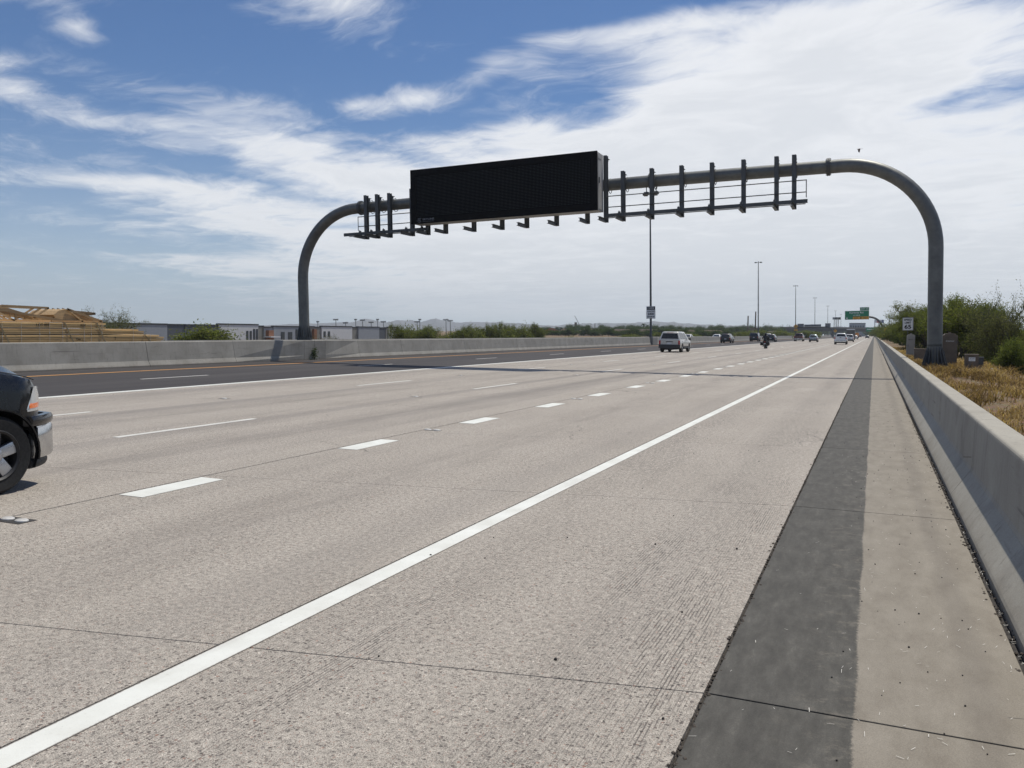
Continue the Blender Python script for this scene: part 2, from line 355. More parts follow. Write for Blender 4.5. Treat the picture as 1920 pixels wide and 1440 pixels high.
pm('plate_white', (.55, .56, .58), .5, var=.05)
pm('sign_white', (.76, .77, .76), .45, var=.03)
pm('sign_black', (.008, .008, .009), .8, spec=.15)
pm('sign_green', (.002, .19, .085), .45, var=.06)
pm('sign_yellow', (.62, .30, .02), .45, var=.05)
pm('sign_back', (.19, .20, .215), .6, metal=.3, var=.08)
pm('cabinet_grey', (.34, .33, .31), .6, var=.07, scale=3)
pm('cabinet_brown', (.15, .118, .088), .65, var=.12, scale=4)
pm('footing', (.40, .375, .34), .85, var=.12, scale=5, bump=.15)
pm('strap', (.22, .175, .10), .7, var=.2)
pm('strap_white', (.62, .6, .55), .6)
pm('trailer_red', (.25, .02, .02), .5)
pm('leather_black', (.012, .012, .013), .5, var=.3, scale=14)
pm('skin', (.40, .24, .16), .6)
pm('bird_feather', (.14, .10, .085), .9, var=.3, scale=20)
pm('mountain', (.10, .085, .075), .95, var=.3, scale=.01, world=True)
pm('bridge_concrete', (.22, .205, .185), .85, var=.1, scale=.5)
pm('bridge_girder', (.12, .11, .10), .85, var=.1, scale=.5)
pm('billboard_blue', (.03, .06, .22), .5); pm('billboard_red', (.38, .03, .05), .5); pm('billboard_white', (.6, .6, .62), .5)
pm('orange_paint', (.55, .20, .03), .4)
pm('marker_ceramic', (.48, .47, .45), .4, var=.25, scale=30); pm('marker_base', (.035, .033, .032), .9); pm('marker_grey', (.16, .15, .14), .9)
pm('cabinet_pad', (.48, .45, .40), .85, var=.1)
pm('sport_pole', (.20, .21, .215), .6, metal=.3)
pm('weed', (.06, .065, .025), .9, var=.4, scale=20)
pm('insulator_pole', (.10, .075, .055), .9, var=.2)

# ------------------------------------------------------------------ mesh helper
class MB:
    def __init__(s): s.v = []; s.f = []
    def add(s, vs, fs):
        o = len(s.v); s.v += [tuple(map(float, q)) for q in vs]; s.f += [tuple(i+o for i in q) for q in fs]; return s
    def box(s, c, d, rz=0., rx=0., ry=0.):
        x, y, z = d[0]/2, d[1]/2, d[2]/2
        vs = [Vector(q) for q in ((-x, -y, -z), (x, -y, -z), (x, y, -z), (-x, y, -z), (-x, -y, z), (x, -y, z), (x, y, z), (-x, y, z))]
        if rz or rx or ry:
            M = Matrix.Rotation(rz, 3, 'Z') @ Matrix.Rotation(ry, 3, 'Y') @ Matrix.Rotation(rx, 3, 'X'); vs = [M @ q for q in vs]
        return s.add([q+Vector(c) for q in vs], [(0, 3, 2, 1), (4, 5, 6, 7), (0, 1, 5, 4), (1, 2, 6, 5), (2, 3, 7, 6), (3, 0, 4, 7)])
    def b2(s, a, b): return s.box([(p+q)/2 for p, q in zip(a, b)], [abs(q-p) for p, q in zip(a, b)])
    def tube(s, pts, rad, n=8, cap=True):
        pts = [Vector(q) for q in pts]; rad = rad if hasattr(rad, '__len__') else [rad]*len(pts)
        rings = []; prev = None
        for i, p in enumerate(pts):
            t = (pts[min(i+1, len(pts)-1)]-pts[max(i-1, 0)]).normalized()
            if prev is None:
                a = Vector((0, 0, 1)) if abs(t.z) < .9 else Vector((1, 0, 0)); u = t.cross(a).normalized()
            else: u = (prev-t*prev.dot(t)).normalized()
            prev = u; w = t.cross(u)
            rings.append([p+(u*math.cos(2*math.pi*k/n)+w*math.sin(2*math.pi*k/n))*rad[i] for k in range(n)])
        vs = [q for r in rings for q in r]; fs = []
        for i in range(len(pts)-1):
            for k in range(n): fs.append((i*n+k, i*n+(k+1) % n, (i+1)*n+(k+1) % n, (i+1)*n+k))
        if cap: fs += [tuple(range(n-1, -1, -1)), tuple((len(pts)-1)*n+k for k in range(n))]
        return s.add(vs, fs)
    def prism(s, poly, axis, a, b):
        """poly: 2D points in the plane normal to axis ('x': (y,z), 'y': (x,z), 'z': (x,y)), extruded a..b"""
        mk = {'x': lambda p, t: (t, p[0], p[1]), 'y': lambda p, t: (p[0], t, p[1]), 'z': lambda p, t: (p[0], p[1], t)}[axis]
        n = len(poly); vs = [mk(p, a) for p in poly]+[mk(p, b) for p in poly]
        return s.add(vs, [tuple(range(n-1, -1, -1)), tuple(range(n, 2*n))]+[(k, (k+1) % n, n+(k+1) % n, n+k) for k in range(n)])
    def loft(s, rings, closed=True, cap=True):
        n = len(rings[0]); vs = [q for r in rings for q in r]; fs = []
        for i in range(len(rings)-1):
            for k in range(n if closed else n-1): fs.append((i*n+k, i*n+(k+1) % n, (i+1)*n+(k+1) % n, (i+1)*n+k))
        if cap: fs += [tuple(range(n-1, -1, -1)), tuple((len(rings)-1)*n+k for k in range(n))]
        return s.add(vs, fs)
    def revolve(s, prof, axis='x', n=24, c=(0, 0, 0), cap=True):
        """prof: (t along axis, radius)"""
        rings = []
        for t, r in prof:
            ring = []
            for k in range(n):
                a = 2*math.pi*k/n; p, q = r*math.cos(a), r*math.sin(a)
                ring.append({'x': (c[0]+t, c[1]+p, c[2]+q), 'y': (c[0]+p, c[1]+t, c[2]+q), 'z': (c[0]+p, c[1]+q, c[2]+t)}[axis])
            rings.append(ring)
        return s.loft(rings, cap=cap)
    def ibeam(s, a, b, w, d, up, t=.014):
        """I section from a to b; flanges w wide, d deep along 'up'"""
        a, b, up = Vector(a), Vector(b), Vector(up).normalized(); ax = (b-a).normalized(); sd = ax.cross(up).normalized()
        for (cu, hu, hs) in ((d/2-t/2, t/2, w/2), (-d/2+t/2, t/2, w/2), (0, d/2-t*1.01, t/2)):
            ring = lambda p: [p+up*(cu+hu)+sd*hs, p+up*(cu+hu)-sd*hs, p+up*(cu-hu)-sd*hs, p+up*(cu-hu)+sd*hs]
            s.loft([ring(a), ring(b)])
        return s
    def mesh(s, name, mat, smooth=None, bevel=0):
        me = bpy.data.meshes.new(name); me.from_pydata(s.v, [], s.f)
        bm = bmesh.new(); bm.from_mesh(me); bmesh.ops.recalc_face_normals(bm, faces=bm.faces)
        if bevel: bmesh.ops.bevel(bm, geom=[e for e in bm.edges if e.is_manifold and e.calc_face_angle(0) > .5], offset=bevel, segments=2, affect='EDGES', profile=.6, clamp_overlap=True)
        bm.to_mesh(me); bm.free()
        me.materials.append(MATS[mat])
        if smooth is not None:
            for p in me.polygons: p.use_smooth = True
            me.set_sharp_from_angle(angle=R_(smooth))
        return me
    def build(s, name, mat, parent=None, smooth=None, bevel=0, loc=None, rot=None):
        return link(name, s.mesh(name, mat, smooth, bevel), parent, loc, rot)
def link(name, me, parent=None, loc=None, rot=None):
    o = bpy.data.objects.new(name, me); COL.objects.link(o); o.parent = parent
    if loc is not None: o.location = loc
    if rot is not None: o.rotation_euler = rot
    return o
def tag(o, label=None, cat=None, group=None, kind=None):
    for k, v in (('label', label), ('category', cat), ('group', group), ('kind', kind)):
        if v: o[k] = v
    return o
def thing(name, label, cat, loc=(0, 0, 0), rot=(0, 0, 0), group=None):
    o = bpy.data.objects.new(name, None); COL.objects.link(o); o.location = loc; o.rotation_euler = rot; o.empty_display_size = .3
    return tag(o, label, cat, group)
def struct(name, mb, mat, parent=None, **kw): 
    o = mb.build(name, mat, parent, **kw)
    if parent is None: o['kind'] = 'structure'
    return o
def copy_tree(o, parent=None):
    c = o.copy(); COL.objects.link(c); c.parent = parent
    for ch in [q for q in o.children]: copy_tree(ch, c)
    return c
def text(name, body, size, mat, parent, loc, rot, width=None, bold=.012, thick=.002, align='CENTER'):
    cu = bpy.data.curves.new(name, 'FONT'); cu.body = body; cu.size = size; cu.align_x = align; cu.align_y = 'CENTER'
    cu.extrude = thick; cu.offset = bold*size; cu.resolution_u = 3
    to = bpy.data.objects.new(name, cu); COL.objects.link(to)
    me = bpy.data.meshes.new_from_object(to.evaluated_get(bpy.context.evaluated_depsgraph_get()))
    bpy.data.objects.remove(to); bpy.data.curves.remove(cu)
    me.name = name; me.materials.clear(); me.materials.append(MATS[mat])
    o = link(name, me, parent, loc, rot)
    if width:
        xs = [v.co.x for v in me.vertices]; o.scale.x = width/max(1e-6, max(xs)-min(xs))
    return o
TILT = -0.0264      # plumb leans a little against the cross-sloped roadway
FACE = (math.pi/2, 0, 0)   # text standing up and facing back down the road

ORD = ['first', 'second', 'third', 'fourth', 'fifth', 'sixth', 'seventh', 'eighth', 'ninth', 'tenth', 'eleventh', 'twelfth']

# ================================================================== STRUCTURE
def sstep(a, b, x):
    t = min(1, max(0, (x-a)/(b-a))); return t*t*(3-2*t)
def hnoise(x, y, s=1.):
    return (math.sin(x*1.3*s+1.7*math.sin(y*.7*s))+math.sin(y*1.1*s+2.1*math.sin(x*.9*s+.5)))*.5
def terrain(x, y):
    if x >= 1.05:
        z = .34-1.5*sstep(3.9, 9.5, x) + (.07*hnoise(x, y, .8)+.04*hnoise(x*2.7+1, y*2.3, .9))*sstep(1.4, 2.4, x)
        z -= .25*sstep(.0, 20., 20-y)*0
        return z
    if x > -47: return -.3
    dip = -4.2*sstep(47, 85, -x)*(1-sstep(170, 260, y))
    return -.06*sstep(47, 49, -x)*0 - .3 + .25*sstep(170, 260, y) + dip + .12*hnoise(x, y, .05)*sstep(50, 60, -x)
def build_ground():
    xs = [-6200, -4200, -2500, -1200, -700, -450, -320, -240, -190, -150, -125, -105, -92, -82, -74, -67, -61, -56, -52, -49.2, -47, -30, -10, 1.02] + \
         [1.08, 1.15, 1.3, 1.7, 2.2, 2.8, 3.4, 4, 4.6, 5.2, 5.8, 6.5, 7.3, 8.2, 9.2, 10.5, 12.5, 15, 19, 25, 40, 70, 130, 300, 800, 2500, 6200]
    ys = [-3000, -800, -200, -60, -20, -8] + [i*1.5 for i in range(-3, 50)] + [75+i*5 for i in range(1, 40)] + [290, 330, 380, 450, 550, 700, 1000, 1500, 2500, 4000, 6250]
    vs = [(x, y, terrain(x, y)) for y in ys for x in xs]; n = len(xs)
    fs = [(j*n+i, j*n+i+1, (j+1)*n+i+1, (j+1)*n+i) for j in range(len(ys)-1) for i in range(n-1)]
    struct('ground', MB().add(vs, fs), 'dry_ground', smooth=60)
build_ground()

YF = 1100.0   # far end of the modelled road
XB = [-17.62, -14.05, -10.40, -6.76, -3.06, -.645]
SKEW, Y0, SL = .19, 3.79, 4.57
GAP = .0035
LG = {0: .004, 1: .003, 2: .003, 3: .013, 4: .008, 5: .013}
def build_road():
    bed = MB().b2((-17.66, -80, -.2), (.76, YF, -.028))
    road = struct('concrete_roadway', bed, 'joint_filler')
    K0, K1 = -1, 11
    for i in range(5):
        x0, x1 = XB[i]+LG[i], XB[i+1]-LG[i+1]
        yy = lambda x, k: Y0+SL*k+SKEW*(x+.645)
        me = MB().prism([(x0, yy(x0, 0)+GAP), (x1, yy(x1, 0)+GAP), (x1, yy(x1, 1)-GAP), (x0, yy(x0, 1)-GAP)], 'z', -.06, 0).mesh('slab', 'pavement_concrete', bevel=.0025)
        for k in range(K0, K1):
            o = link('slab', me, road, (0, SL*k, 0))
        ya = lambda x: yy(x, K1)+GAP
        far = MB().prism([(x0, ya(x0)), (x1, ya(x1)), (x1, YF), (x0, YF)], 'z', -.06, 0)
        far.build('far_lane', 'pavement_concrete', road)
        yb = lambda x: yy(x, K0)-GAP
        MB().prism([(x0, -80), (x1, -80), (x1, yb(x1)), (x0, yb(x0))], 'z', -.06, 0).build('rear_lane', 'pavement_concrete', road)
    # gutter pan slabs along the barrier
    gut = struct('gutter', MB().b2((-.646, -79, -.19), (.80, YF-1, -.045)), 'joint_dirt')
    me = MB().b2((-.640, .006, -.08), (.722, SL-.006, .001)).mesh('gutter_slab', 'gutter_concrete', bevel=.005)
    for k in range(-1, 14): link('gutter_slab', me, gut, (0, Y0+SL*k, 0))
    MB().b2((-.640, Y0+SL*14+.006, -.08), (.722, YF-1, .001)).build('far_gutter', 'gutter_concrete', gut)
    MB().b2((-.640, -79, -.08), (.722, Y0-SL-.006, .001)).build('rear_gutter', 'gutter_concrete', gut)
    # asphalt inner lanes
    asp = struct('asphalt_roadway', MB().b2((-27.70, -80, -.2), (-17.66, YF, .002)), 'asphalt')
    opp = struct('opposite_roadway', MB().b2((-47.0, -80, -.22), (-28.41, YF, -.004)), 'asphalt')
    return road, gut, asp, opp
ROAD, GUT, ASP, OPP = build_road()

def strip(name, mat, parent, x0, x1, y0, y1, z=.0045):
    return MB().b2((x0, y0, z-.003), (x1, y1, z)).build(name, mat, parent)
def build_markings():
    z = .0045
    # edge lines, cut where the slab joints cross them
    strip('edge_line', 'edge_white', ROAD, -3.045, -2.885, -60, YF, z)
    strip('solid_line', 'line_white', ROAD, -17.60, -17.33, -60, YF, z)
    strip('yellow_line', 'line_yellow', ASP, -25.30, -25.08, -60, YF, z+.002)
    def run(name, parent, x0, x1, ystart, ln, cyc, n, mat='line_white_thin', zz=z):
        me = MB().b2((x0, 0, zz-.003), (x1, ln, zz)).mesh(name, mat)
        for k in range(n): link(name, me, parent, (0, ystart+cyc*k, 0))
    run('lane_dash', ROAD, -10.345, -10.215, 9.1-24.38, 3.05, 12.19, 34)
    run('lane_dash', ROAD, -13.86, -13.73, 8.6-12.19, 3.05, 12.19, 33)
    run('lane_dash', ASP, -21.26, -21.13, 7.59-12.19, 2.9, 12.19, 33, zz=z+.002)
    run('wide_dash', ROAD, -6.715, -6.41, 5.97-7.32, 1.10, 3.66, 62, 'line_white')
    strip('far_dash_line', 'line_white', ROAD, -6.68, -6.45, 228, YF, z)
    strip('opposite_edge_line', 'line_yellow', OPP, -30.2, -30.0, -60, YF, z)
    # raised markers, in pairs, on a dark bed of adhesive
    pad = MB()
    ring = [(math.cos(a*math.pi/8), math.sin(a*math.pi/8)) for a in range(16)]
    dome = MB().loft([[(.062*c*r, .05*s_*r, h) for c, s_ in ring] for r, h in ((1, .004), (.97, .011), (.75, .019), (.35, .022))])
    dm = dome.mesh('pavement_marker', 'marker_ceramic', smooth=40)
    base = MB().b2((-.17, -.09, .001), (.17, .08, .0038)).mesh('marker_bed', 'marker_base'); base2 = MB().b2((-.15, -.06, .001), (.15, .055, .0038)).mesh('marker_bed', 'marker_grey')
    def mk(x, y, pair=True):
        link('marker_bed', base if y < 6 and pair else base2, ROAD, (x, y, 0))
        for dx in ((-.085, .085) if pair else (0,)): link('pavement_marker', dm, ROAD, (x+dx, y, 0))
    for k in range(10): mk(-6.60, 4.80+7.32*k)
    for k in range(6): mk(-10.28, 5.84+12.19*k, False); mk(-13.8, 3.1+12.19*k, False)
build_markings()

# ------------------------------------------------------------------ barriers
def build_barriers():
    # median: double F-shape, cast in sections
    mb_root = thing('median_barrier', 'long grey concrete median barrier between asphalt lanes and opposite carriageway', 'barrier', (-28.05, 0, 0))
    prof = lambda t, h: [(.40, -.2), (.40, .055), (.29, .25), (.15, h-.025), (.125, h), (-.125, h), (-.15, h-.025), (-.29, .25), (-.40, .055), (-.40, -.2)]
    wide = lambda h: [(.575, -.2), (.575, .055), (.572, .25), (.57, h-.03), (.55, h), (-.44, h), (-.462, h-.03), (-.465, .25), (-.47, .055), (-.47, -.2)]
    cuts = [-60, -30, -8, 4.5, 15.4, 26.3, 31.5]
    H = 1.045
    def sec(a, b, p): MB().prism(p, 'y', a+.008, b-.008).build('barrier_section', 'median_concrete', mb_root, bevel=.012)
    for a, b in zip(cuts[:-1], cuts[1:]): sec(a, b, prof(0, H))
    def flare(a, b, p, q): MB().loft([[(u, a+.004, v) for u, v in p], [(u, b-.004, v) for u, v in q]]).build('barrier_section', 'median_concrete', mb_root)
    flare(31.5, 36.4, prof(0, H), wide(H)); flare(38.25, 42., wide(H), prof(0, H-.02))
    sec(36.4, 37.3, wide(H)); sec(37.3, 38.25, wide(H))
    y = 42.; nxt = [46.9, 56, 66, 76.5, 88, 100, 112.4]
    for b in nxt: sec(y, b, prof(0, H-.02)); y = b
    sec(112.4, 115.2, wide(H)); y = 115.2
    while y < 300: sec(y, y+12, prof(0, H-.02)); y += 12
    sec(y, YF, prof(0, H-.02))
    # shoulder barrier on the right: single faced with a flat back
    rb = thing('shoulder_barrier', 'low pale concrete barrier beside the gutter, in front of the dry grass', 'barrier', (0, 0, 0))
    p = [(.765, -.15), (.765, .035), (.775, .055), (.93, .285), (.94, .32), (.956, .775), (.960, .793), (.968, .804), (.98, .81), (1.165, .81), (1.178, .804), (1.185, .79), (1.21, -.15)]
    ys = [-40, -20, -9, -1.5, 9.5, 18.8, 28.0, 37.4, 46.6, 55.9, 65, 74, 83, 92, 101, 110, 130, 150, 180, 220, 300, 500, 900]
    for a, b in zip(ys[:-1], ys[1:]): MB().prism(p, 'y', a+.006, b-.006).build('barrier_section', 'barrier_concrete', rb)
    # low parapet closing the far side of the opposite carriageway
    fb = thing('far_side_barrier', 'distant low concrete barrier along the outer edge of the opposite carriageway', 'barrier', (-47.1, 0, 0))
    ys = [-60, 0, 60, 120, 180, 260, 400, 700, YF]
    for a, b in zip(ys[:-1], ys[1:]): MB().prism([(.25, -.3), (.25, .05), (.1, .7), (-.1, .7), (-.2, -.3)], 'y', a+.01, b-.01).build('barrier_section', 'median_concrete', fb)
build_barriers()

# ------------------------------------------------------------------ mountains
def az_of(px): return math.atan((px-960)/1580.)-.40459659
def build_mountains():
    def ridge(name, label, pts, D, depth, zoff):
        # crest given by bearing and height; rises in several spurs with real depth
        n = 150; rnd = random.Random(len(pts)); rows = []
        az0, az1 = pts[0][0], pts[-1][0]
        for j in range(13):
            t = j/12.; row = []
            for i in range(n):
                a = az0+(az1-az0)*i/(n-1)
                for k in range(len(pts)-1):
                    if pts[k][0] <= a <= pts[k+1][0]+1e-9:
                        u = (a-pts[k][0])/(pts[k+1][0]-pts[k][0]); h = pts[k][1]*(1-u)+pts[k+1][1]*u; break
                s = math.sin(min(t*1.25, 1)*math.pi/2)**1.3 if t < .8 else math.cos((t-.8)/.2*math.pi/2)
                nz = (math.sin(a*310+t*9)*.5+math.sin(a*733+t*21+1)*.3+math.sin(a*1571+3*t)*.2)
                hh = (h*(1+.05*nz))*s*(1 if .7 < t < .9 else (1+.25*nz*(1-t)))
                r = D-depth/2+depth*t+40*nz
                row.append((r*math.sin(a), r*math.cos(a), zoff+max(hh, -20)))
            rows.append(row)
        vs = [q for r in rows for q in r]
        fs = [(j*n+i, j*n+i+1, (j+1)*n+i+1, (j+1)*n+i) for j in range(12) for i in range(n-1)]
        o = MB().add(vs, fs).build(name, 'mountain'); o['kind'] = 'structure'
    D = 5200.
    hor = lambda px: 629-.0105*(1646-px)*1.0
    P = [(380, 612), (480, 611), (560, 607), (600, 606), (640, 604), (662, 604), (672, 600), (682, 597), (695, 598), (705, 601), (718, 605), (733, 602), (748, 600), (765, 600), (778, 602), (790, 603), (803, 599), (817, 596), (830, 600),
         (848, 603), (862, 605), (880, 603), (910, 604), (940, 604), (970, 606), (1000, 608), (1035, 611), (1060, 608), (1095, 606), (1130, 605), (1160, 606), (1190, 605), (1225, 602), (1260, 604), (1300, 607), (1350, 610), (1420, 612), (1500, 613), (1580, 612), (1640, 613), (1720, 613), (1850, 612)]
    pts = []
    for px, py in P:
        a = az_of(px); d = D/ max(.2, math.cos(a+.4046)) * math.cos(a+.4046)
        pts.append((a, (hor(px)-py)/1580.*D*math.cos(a+.4046)*1.0+1.6))
    ridge('hills', '', pts, D, 1500, 0)
build_mountains()

# ================================================================== SIGN ARCH
def build_arch():
    YA = 37.0; OX, OZ = -27.9, 1.0
    root = thing('sign_arch', 'big grey tubular steel arch spanning all lanes, with catwalk', 'gantry', (OX, YA, OZ), (0, TILT, 0))
    Rb, H, W, r = 3.45, 6.75, 30.1, .272
    def bend(cx, cz, a0, a1, n=18): return [(cx+Rb*math.cos(a0+(a1-a0)*k/n), 0, cz+Rb*math.sin(a0+(a1-a0)*k/n)) for k in range(n+1)]
    n = 40
    MB().tube([(0, 0, .1), (0, 0, 1.5), (0, 0, H-Rb)]+bend(Rb, H-Rb, math.pi, math.pi/2)[1:]+[(3.73, 0, H)], r, n).build('post', 'galvanised', root, smooth=50)
    MB().tube([(3.74, 0, H), (10, 0, H+.05), (18.82, 0, H+.06)], r*.97, n).build('crossbeam', 'galvanised', root, smooth=50)
    MB().tube([(18.84, 0, H+.06), (22, 0, H+.04), (26.14, 0, H)], r*.97, n).build('crossbeam', 'galvanised', root, smooth=50)
    MB().tube([(26.15, 0, H), (W-Rb, 0, H)]+bend(W-Rb, H-Rb, math.pi/2, 0)[1:]+[(W, 0, 1.), (W, 0, -.58)], r, n).build('post', 'galvanised', root, smooth=50)
    def flange(x, z):
        f = MB()
        for dx in (-.035, .035): f.revolve([(dx-.028, r), (dx-.028, r+.085), (dx+.028, r+.085), (dx+.028, r)], 'x', 32, (x, 0, z))
        for k in range(16):
            a = 2*math.pi*k/16; f.tube([(x-.1, (r+.05)*math.cos(a), z+(r+.05)*math.sin(a)), (x+.1, (r+.05)*math.cos(a), z+(r+.05)*math.sin(a))], .016, 6)
        f.build('flange', 'galvanised_dark', root)
    flange(3.74, H); flange(18.83, H+.06); flange(26.15, H)
    def base(x, zb, q_=1.):
        b = MB().revolve([(zb, .0), (zb, .475*q_), (zb+.06, .475*q_), (zb+.06, .0)], 'z', 32, (x, 0, 0))
        b.build('base_plate', 'galvanised_dark', root)
        g = MB()
        for k in range(16):
            a = 2*math.pi*(k+.5)/16; c, s_ = math.cos(a), math.sin(a); t = .012
            P = [(r-.01, zb+.055), (.455*q_, zb+.055), (.455*q_, zb+.12), (r+.004, zb+.78), (r-.01, zb+.78)]
            vs = [(x+c*q-s_*e, s_*q+c*e, z) for e in (-t, t) for q, z in P]; m = len(P)
            g.add(vs, [tuple(range(m)), tuple(range(2*m-1, m-1, -1))]+[(i, (i+1) % m, m+(i+1) % m, m+i) for i in range(m)])
            a2 = a+math.pi/16; g.tube([(x+.41*q_*math.cos(a2), .41*q_*math.sin(a2), zb+.05), (x+.41*q_*math.cos(a2), .41*q_*math.sin(a2), zb+.17)], .024, 6)
        g.build('stiffener', 'galvanised_dark', root)
    base(0, .047, .87); base(W, -1.40+.02)
    MB().revolve([(-1.3, r), (-.5, r)], 'z', 40, (W, 0, 0)).build('post_foot', 'galvanised', root, smooth=50)
    # hanger beams: (local x, top)
    X = [-23.735, -23.077, -22.365, -21.09, -20.22, -19.25, -17.73, -16.26, -15.01, -13.54, -12.06, -11.19, -10.40, -9.11, -7.81, -6.52, -5.22, -3.90, -3.21]
    for i, xw in enumerate(X):
        x = xw-OX+.17; top = 8.02 if 4 <= i <= 11 else 7.27; top = 7.38 if i == 3 else top; yv = -.45
        h = MB(); h.ibeam((x, yv, 5.08), (x, yv, top), .17, .20, (0, 1, 0))
        h.build('hanger_beam', 'galvanised_dark', root)
        c = MB(); c.ibeam((x, yv-.1, 5.14), (x, yv-1.12, 5.14), .12, .15, (0, 0, 1), .012)
        c.build('bracket', 'galvanised_dark', root)
        if not (4 <= i <= 10):
            s_ = MB(); s_.prism([(yv+.10, top-.05), (yv+.36, top-.14), (yv+.36, top-.19), (yv+.12, top-.42), (yv+.10, top-.42)], 'x', x-.02, x+.02)
            s_.build('saddle', 'galvanised_dark', root); MB().prism([(yv+.10, 6.38), (yv+.24, 6.44), (yv+.14, 6.12), (yv+.10, 6.1)], 'x', x-.02, x+.02).build('lower_gusset', 'galvanised_dark', root); MB().box((x, yv+.24, top-.115), (.16, .28, .02)).build('saddle_plate', 'galvanised_dark', root)
            k = MB(); k.tube([(x+.06, -.30, H+.02), (x+.06, -.2, H+.25), (x+.06, 0, H+.335), (x+.06, .2, H+.25), (x+.06, .32, H), (x+.06, .2, H-.26), (x+.06, 0, H-.33), (x+.06, -.2, H-.26), (x+.06, -.30, H+.02)], .016, 6)
            k.build('u_bolt', 'galvanised_dark', root)
    # catwalk beams on the bracket tips and hand rails
    for (a, b) in ((3.35, 8.15), (16.95, 25.42)):
        w = MB(); w.box(((a+b)/2, -1.02, 5.295), (b-a, .045, .15)); w.box(((a+b)/2, -.985, 5.36), (b-a, .07, .018)); w.box(((a+b)/2, -.985, 5.23), (b-a, .07, .018))
        w.build('catwalk_beam', 'galvanised_dark', root)
        w = MB(); w.box(((a+b)/2, -.68, 5.235), (b-a-.2, .05, .03)); w.build('catwalk_rail', 'galvanised_dark', root)
        for xw in X:
            x = xw-OX+.17
            if a < x < b: MB().box((x-.02, -1.03, 5.33), (.09, .10, .20)).box((x-.02, -1.06, 5.42), (.03, .03, .1)).build('clamp', 'galvanised_dark', root)
    for z in (6.20, 5.72):
        MB().tube([(3.92, -.6, z), (8.0, -.6, z)], .021, 8).build('hand_rail', 'galvanised_dark', root)
        MB().tube([(16.9, -.6, z), (25.35, -.6, z)], .021, 8).build('hand_rail', 'galvanised_dark', root)
    for x in (3.93, 25.34): MB().tube([(x, -.6, 5.5), (x, -.6, 6.22)], .018, 8).build('rail_end', 'galvanised_dark', root)
    # footing of the right post
    f = MB().b2((2.25-.62, YA-.6, -.1), (2.25+.62, YA+.6, .315)).build('arch_footing', 'footing', bevel=.03)
    tag(f, 'square concrete footing under the right post of the big arch', 'footing')
    # ---- message sign hung on the hangers
    sg = thing('message_sign', 'large unlit black electronic message board hung on the steel arch', 'sign', (OX, YA, OZ), (0, TILT, 0))
    x0, x1, z0, z1, yf, yb = 7.52, 16.82, 5.49, 8.045, -1.52, -.60
    cab = MB().b2((x0+.02, yf+.06, z0+.02), (x1-.02, yb, z1-.02)); cab.build('housing', 'cabinet_grey', sg, bevel=.01)
    fr = MB(); b = .30
    for (a, c) in (((x0, yf, z0), (x1, yf+.055, z0+b)), ((x0, yf, z1-b), (x1, yf+.055, z1)), ((x0, yf, z0+b), (x0+b, yf+.055, z1-b)), ((x1-b, yf, z0+b), (x1, yf+.055, z1-b))): fr.b2(a, c)
    fr.build('bezel', 'sign_black', sg)
    MB().b2((x0+b, yf+.02, z0+b), (x1-b, yf+.05, z1-b)).build('display', 'led_face', sg)
    for k in range(5): MB().box((x0+1.2+1.75*k, yf+.3, z1+.005), (.16, .1, .03)).build('lifting_lug', 'sign_black', sg)
    d = MB().b2((x1-.02, yf+.17, z0+.10), (x1-.008, yb-.10, z1-.10)); dd = d.build('door', 'cabinet_grey', sg)
    MB().b2((x1-.008, yf+.24, 6.7), (x1+.03, yf+.28, 6.95)).build('handle', 'galvanised_dark', dd)
    text('lettering', 'SKYLINE', .12, 'sign_back', sg, (x0+.94, yf-.004, z0+.185), FACE, .62, .02)
    text('lettering', 'PRODUCTS', .05, 'sign_back', sg, (x0+.94, yf-.004, z0+.085), FACE, .60, .0)
    s_ = MB()
    pts = [(.60, .245), (.44, .245), (.40, .215), (.44, .185), (.56, .185)]
    pts2 = [(.34, .135), (.54, .135), (.585, .105), (.54, .07), (.42, .07)]
    for pp in (pts, pts2): s_.tube([(x0+u*.9+.02, yf-.003, z0+v) for u, v in pp], .013, 6)
    s_.build('logo', 'sign_back', sg)
    text('lettering', 'SKYLINE', .11, 'sign_back', sg, (x1-.003, yf+.36, z1-.30), (math.pi/2, 0, math.pi/2), .42, .02)
    # small detector pair fixed under the beam beside the splice
    c = thing('traffic_camera', 'pair of small detectors hanging under the arch beam right of the board', 'camera', (OX, YA, OZ), (0, TILT, 0))
    for x in (18.62, 19.05):
        MB().tube([(x, -.05, 6.55), (x, -.05, 6.32)], .02, 6).build('stem', 'galvanised_dark', c)
        MB().b2((x-.1, -.16, 6.22), (x+.1, .08, 6.34)).build('head', 'galvanised_dark', c, bevel=.02)
build_arch()

